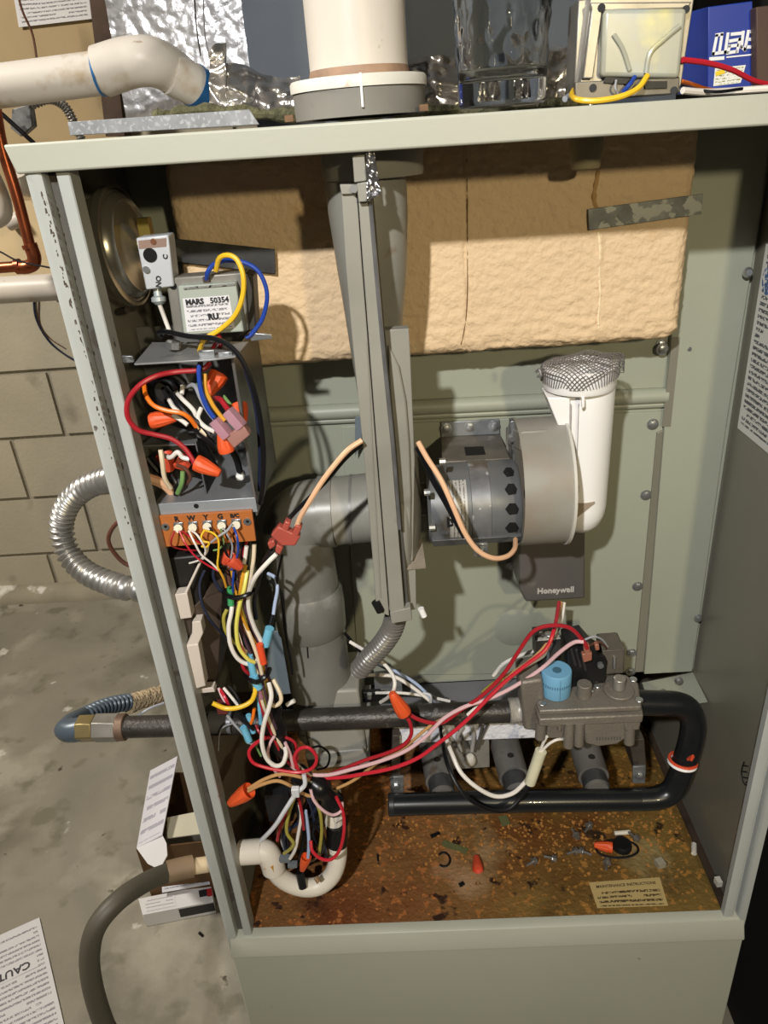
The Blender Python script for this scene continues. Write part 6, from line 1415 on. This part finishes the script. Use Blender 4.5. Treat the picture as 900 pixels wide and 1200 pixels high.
# long white wire with J hook
w('long white wire ending in a hook above the cable splice', 'white', .0026, [(315, 800, .014), (318, 815, .006), (315, 830, .002), (309, 850, .0), (307, 870, -.002), (312, 888, -.002), (322, 897, -.002), (331, 895, .0), (335, 884, .004), (334, 876, .01)])
w('short white loop hanging from the lower cable tie', 'cream', .0024, [(320, 796, .02), (328, 812, .014), (329, 822, .012), (322, 827, .012), (316, 824, .014)])
w('pink thin wire curving inside the white hook', 'pink', .0018, [(322, 862, .012), (316, 872, .010), (314, 884, .010), (320, 900, .012), (328, 910, .014)])
w('pink wire right of the white hook', 'pink', .0020, [(334, 870, .012), (340, 884, .010), (344, 900, .012)])
w('red wire loop to the left at the foot of the harness', 'brightred', .0021, [(322, 862, .016), (304, 868, .010), (292, 880, .008), (296, 893, .006), (310, 899, .006), (330, 903, .006), (350, 905, .006), (366, 900, .006), (371, 888, .006), (363, 877, .006), (352, 877, .008), (345, 888, .010), (350, 903, .012)])
w('thin red wire crossing above the red loop', 'red', .0018, [(330, 862, .02), (345, 870, .016), (348, 885, .014), (346, 900, .012)])
w('dark thin loop against the boot of the down pipe', 'black', .0014, [(365, 876, .05), (376, 875, .05), (386, 884, .05), (383, 898, .05), (371, 902, .05)])
# --- long wires across to the valve
w('red wire from the orange nut dropping to the left across the iron pipe', 'red', .0024, [(473, 836, .04), (480, 846, .036), (482, 860, .034), (474, 872, .032), (455, 882, .03), (430, 890, .03), (405, 900, .028), (385, 908, .026), (375, 912, .026)])
w('red wire from the orange nut rising right to the valve', 'red', .0024, [(476, 834, .04), (488, 842, .036), (505, 847, .034), (520, 846, .034), (540, 832, .036), (565, 815, .04), (590, 790, .046), (608, 763, .05), (625, 740, .052), (645, 733, .052), (668, 736, .052), (684, 752, .052), (688, 760, .052)])
w('bright red wire along the lowest path from the splice to the ignition box', 'brightred', .0024, [(368, 912, .026), (400, 911, .024), (425, 907, .022), (460, 900, .022), (490, 888, .024), (515, 870, .026), (538, 852, .03), (556, 835, .034), (575, 815, .04), (595, 796, .046), (618, 778, .05), (640, 760, .056), (650, 735, .07), (655, 706, .12)])
w('white wire running with the reds to the valve terminals', 'pink', .0024, [(360, 908, .024), (385, 908, .022), (410, 902, .022), (445, 892, .022), (475, 880, .024), (500, 862, .028), (520, 842, .032), (545, 828, .036), (575, 818, .042), (605, 803, .050), (635, 783, .060), (655, 765, .056), (672, 753, .052), (684, 752, .050)])
w('tan wire running under the reds from the splice to the ignition box', 'tan', .0020, [(390, 926, .035), (415, 914, .035), (445, 892, .035), (475, 875, .035), (505, 850, .036), (535, 835, .04), (565, 815, .05), (590, 795, .06), (620, 775, .07), (640, 755, .08), (652, 730, .10), (658, 706, .125)])
w('white wire entering the ignition box, left of the pair', 'white', .0024, [(548, 838, .05), (562, 826, .052), (585, 806, .056), (610, 784, .062), (640, 765, .074), (652, 735, .095), (655, 706, .128)])
w('white wire entering the ignition box, right of the pair', 'white', .0024, [(578, 792, .10), (590, 778, .10), (610, 768, .10), (640, 756, .10), (656, 732, .115), (661, 706, .13)])
w('grey sheath strip bridging the red wires near the valve', 'olive', .0030, [(566, 812, .05), (578, 802, .05), (590, 794, .05)], 'sheath', cat='sleeve')
w('thin grey-brown wire looping above the rear coil of the valve', 'grey', .0013, [(684, 750, .07), (696, 746, .07), (706, 750, .075), (712, 758, .08)])
w('second thin grey-brown wire above the rear coil of the valve', 'brown', .0014, [(692, 756, .065), (700, 752, .065), (708, 756, .07), (712, 762, .08)])
wnut(459, 812, .034, 474, 836, 'orange wire nut lying on the iron gas pipe', nuto, k=1.1)
w('white wire looping from behind into the tip of the orange nut on the iron pipe', 'white', .0022, [(410, 752, .08), (430, 764, .07), (450, 778, .058), (461, 793, .045), (462, 806, .038), (456, 816, .045), (446, 823, .06)])
w('white wire lying level behind the iron pipe', 'white', .0024, [(424, 791, .11), (445, 791, .10), (462, 793, .10), (480, 803, .095), (500, 818, .09), (506, 824, .09)])
w('blue-white wire running down right to the white clip', 'lightblue', .0020, [(432, 775, .12), (450, 780, .11), (470, 790, .10), (490, 803, .095), (508, 822, .09)])
w('black wire beside the blue-white wire', 'black', .0022, [(404, 742, .12), (430, 770, .12), (465, 790, .11), (490, 806, .10), (506, 820, .095)])
w('grey-white wire reaching right behind the iron pipe', 'white', .0020, [(440, 812, .12), (470, 812, .115), (500, 816, .11), (528, 822, .10)])
zip_([(496, 812, .085), (504, 815, .082), (505, 824, .085)], 'small white cable clip behind the iron pipe', 'white')
# igniter loop
w('white lead drooping from the iron pipe to the cream sleeve', 'white', .0028, [(519, 853, .10), (523, 866, .08), (530, 884, .06), (540, 905, .045), (558, 922, .036), (580, 933, .034), (600, 930, .036), (614, 918, .04), (622, 908, .044)])
w('black lead drooping lowest across the manifold to the cream sleeve', 'black', .0026, [(516, 850, .10), (519, 872, .08), (526, 900, .05), (543, 930, .030), (568, 947, .026), (592, 950, .026), (608, 938, .032), (620, 920, .038)])
crimp(621, 917, 634, 880, .038, 'cream plastic sleeve joining two white leads below the valve', 'cfcbb0', .0062)
w('thin white lead leaving the cream sleeve, left of two', 'white', .0018, [(633, 880, .038), (637, 870, .036), (641, 863, .034)])
w('thin white lead leaving the cream sleeve, right of two', 'white', .0018, [(635, 880, .038), (643, 872, .036), (652, 867, .036), (662, 866, .04)])
# --- foot of the harness
w('tan wire from the orange nut to the splice, lower of two', 'tan', .0022, [(291, 927, .008), (305, 920, .006), (325, 915, .006), (343, 922, .008), (360, 932, .012), (375, 932, .016)])
w('tan wire from the orange nut to the splice, upper of two', 'tan', .0022, [(291, 924, .008), (310, 913, .008), (330, 907, .008), (350, 910, .010), (362, 914, .014)])
wnut(269, 942, .006, 292, 926, 'orange wire nut hanging in the dark left of the splice', nuto, k=1.25)
zip_([(356, 907, .004), (357, 920, .0), (347, 930, -.002), (335, 948, -.002), (322, 968, .0), (306, 985, .006)], 'long grey-white cable tie running diagonally to the trap elbow', 'white', .0024)
strip([(341, 926), (350, 926), (351, 935), (342, 935)], -.006, .006, 'tie_head', mat('ziptie_white', ''), bpy.data.objects['zip_tie.003'] if 'zip_tie.003' in bpy.data.objects else None, .0006)
bm = NB(); tube(bm, [at(*p) for p in [(345, 905, .026), (362, 914, .022), (378, 926, .020), (388, 938, .022), (392, 948, .028)]], .011, 14, 5, rad=lambda t, i: .0095 + .0022*math.sin(i*.9)+.002*t)
tag(ob('taped_splice', bm, mat('black_tape_m', '')), 'lump of black tape where the harness meets the trap', 'tape')
for c_, r_, pts, lb in [('brightred', .0022, [(394, 934, .014), (402, 952, .012), (403, 975, .010), (398, 996, .008), (388, 1007, .006), (376, 1006, .006), (366, 997, .008), (364, 985, .014)], 'red wire looping down in front of the trap'),
    ('pink', .0020, [(364, 925, .012), (368, 938, .008), (378, 949, .006), (390, 955, .008), (400, 950, .012), (401, 940, .016)], 'pink wire swag under the tape lump'),
    ('white', .0022, [(350, 940, .02), (353, 955, .016), (350, 975, .014), (346, 995, .014), (340, 1006, .018)], 'white wire hanging in the middle of the lower tangle'),
    ('red', .0020, [(345, 935, .022), (336, 955, .02), (328, 970, .02), (325, 985, .022)], 'dark red wire at the left of the lower tangle'),
    ('olive', .0022, [(346, 932, .018), (338, 955, .012), (336, 975, .010), (344, 988, .010), (340, 995, .012), (333, 1000, .016)], 'olive wire bending in the lower tangle'),
    ('olive', .0022, [(368, 935, .02), (375, 952, .018), (377, 975, .02), (374, 1000, .022)], 'olive wire right of the lower tangle'),
    ('red', .0020, [(350, 935, .018), (354, 955, .014), (356, 972, .016)], 'short bright red wire in the lower tangle'),
    ('lightblue', .0022, [(358, 950, .02), (361, 972, .018), (362, 990, .016), (361, 1005, .016)], 'lavender wire above the small orange nut'),
    ('grey', .0018, [(336, 1000, .03), (330, 985, .028), (336, 975, .028), (345, 968, .028)], 'grey-blue curl at the left of the lower tangle')]:
    w(lb, c_, r_, pts)
tg = thing('wire_tangle', 'black wires hanging in a tangle inside the trap loop', 'wiring harness', at(350, 970, .03))
for k in range(14):
    x0 = rr.uniform(338, 385); x1 = rr.uniform(330, 385); y1 = rr.uniform(985, 1018)
    w('', rr.choice(['black', 'black', 'black', 'brown', 'navy']), rr.uniform(.0018, .0028), [(x0, rr.uniform(918, 930), .030), ((x0+x1)/2 + rr.uniform(-9, 9), 955, rr.uniform(.024, .036)), (x1 + rr.uniform(-6, 6), 978, rr.uniform(.024, .036)), (x1, y1, .032)], 'hanging_wire', parent=tg)
bm = NB(); rbox(bm, at(328, 940, .06), (.030, .02, .045), .003, (2, 2, 2)); ob('relay_block', bm, mat('relay_black', '1d1d1f', .45, 0, .1, 20), tg)
bm = NB(); rbox(bm, at(334, 1006, .024), (.014, .008, .008), .002, (2, 2, 2)); rbox(bm, at(343, 1013, .022), (.012, .008, .006), .002, (2, 2, 2)); ob('grey_terminal', bm, mat('terminal_grey', '6e747a', .4, .2, .1, 40), tg)
bm = NB(); tube(bm, [at(338, 1020, .03), at(352, 1012, .028), at(366, 1008, .028), at(376, 1000, .03)], .0016, 6); ob('bare_strand', bm, mat('bare_brown', '6a5038', .5, .3, .2, 60), tg)
wnut(354, 1020, .016, 359, 1004, 'small orange wire nut at the bottom of the tangle', nuto, k=.85)
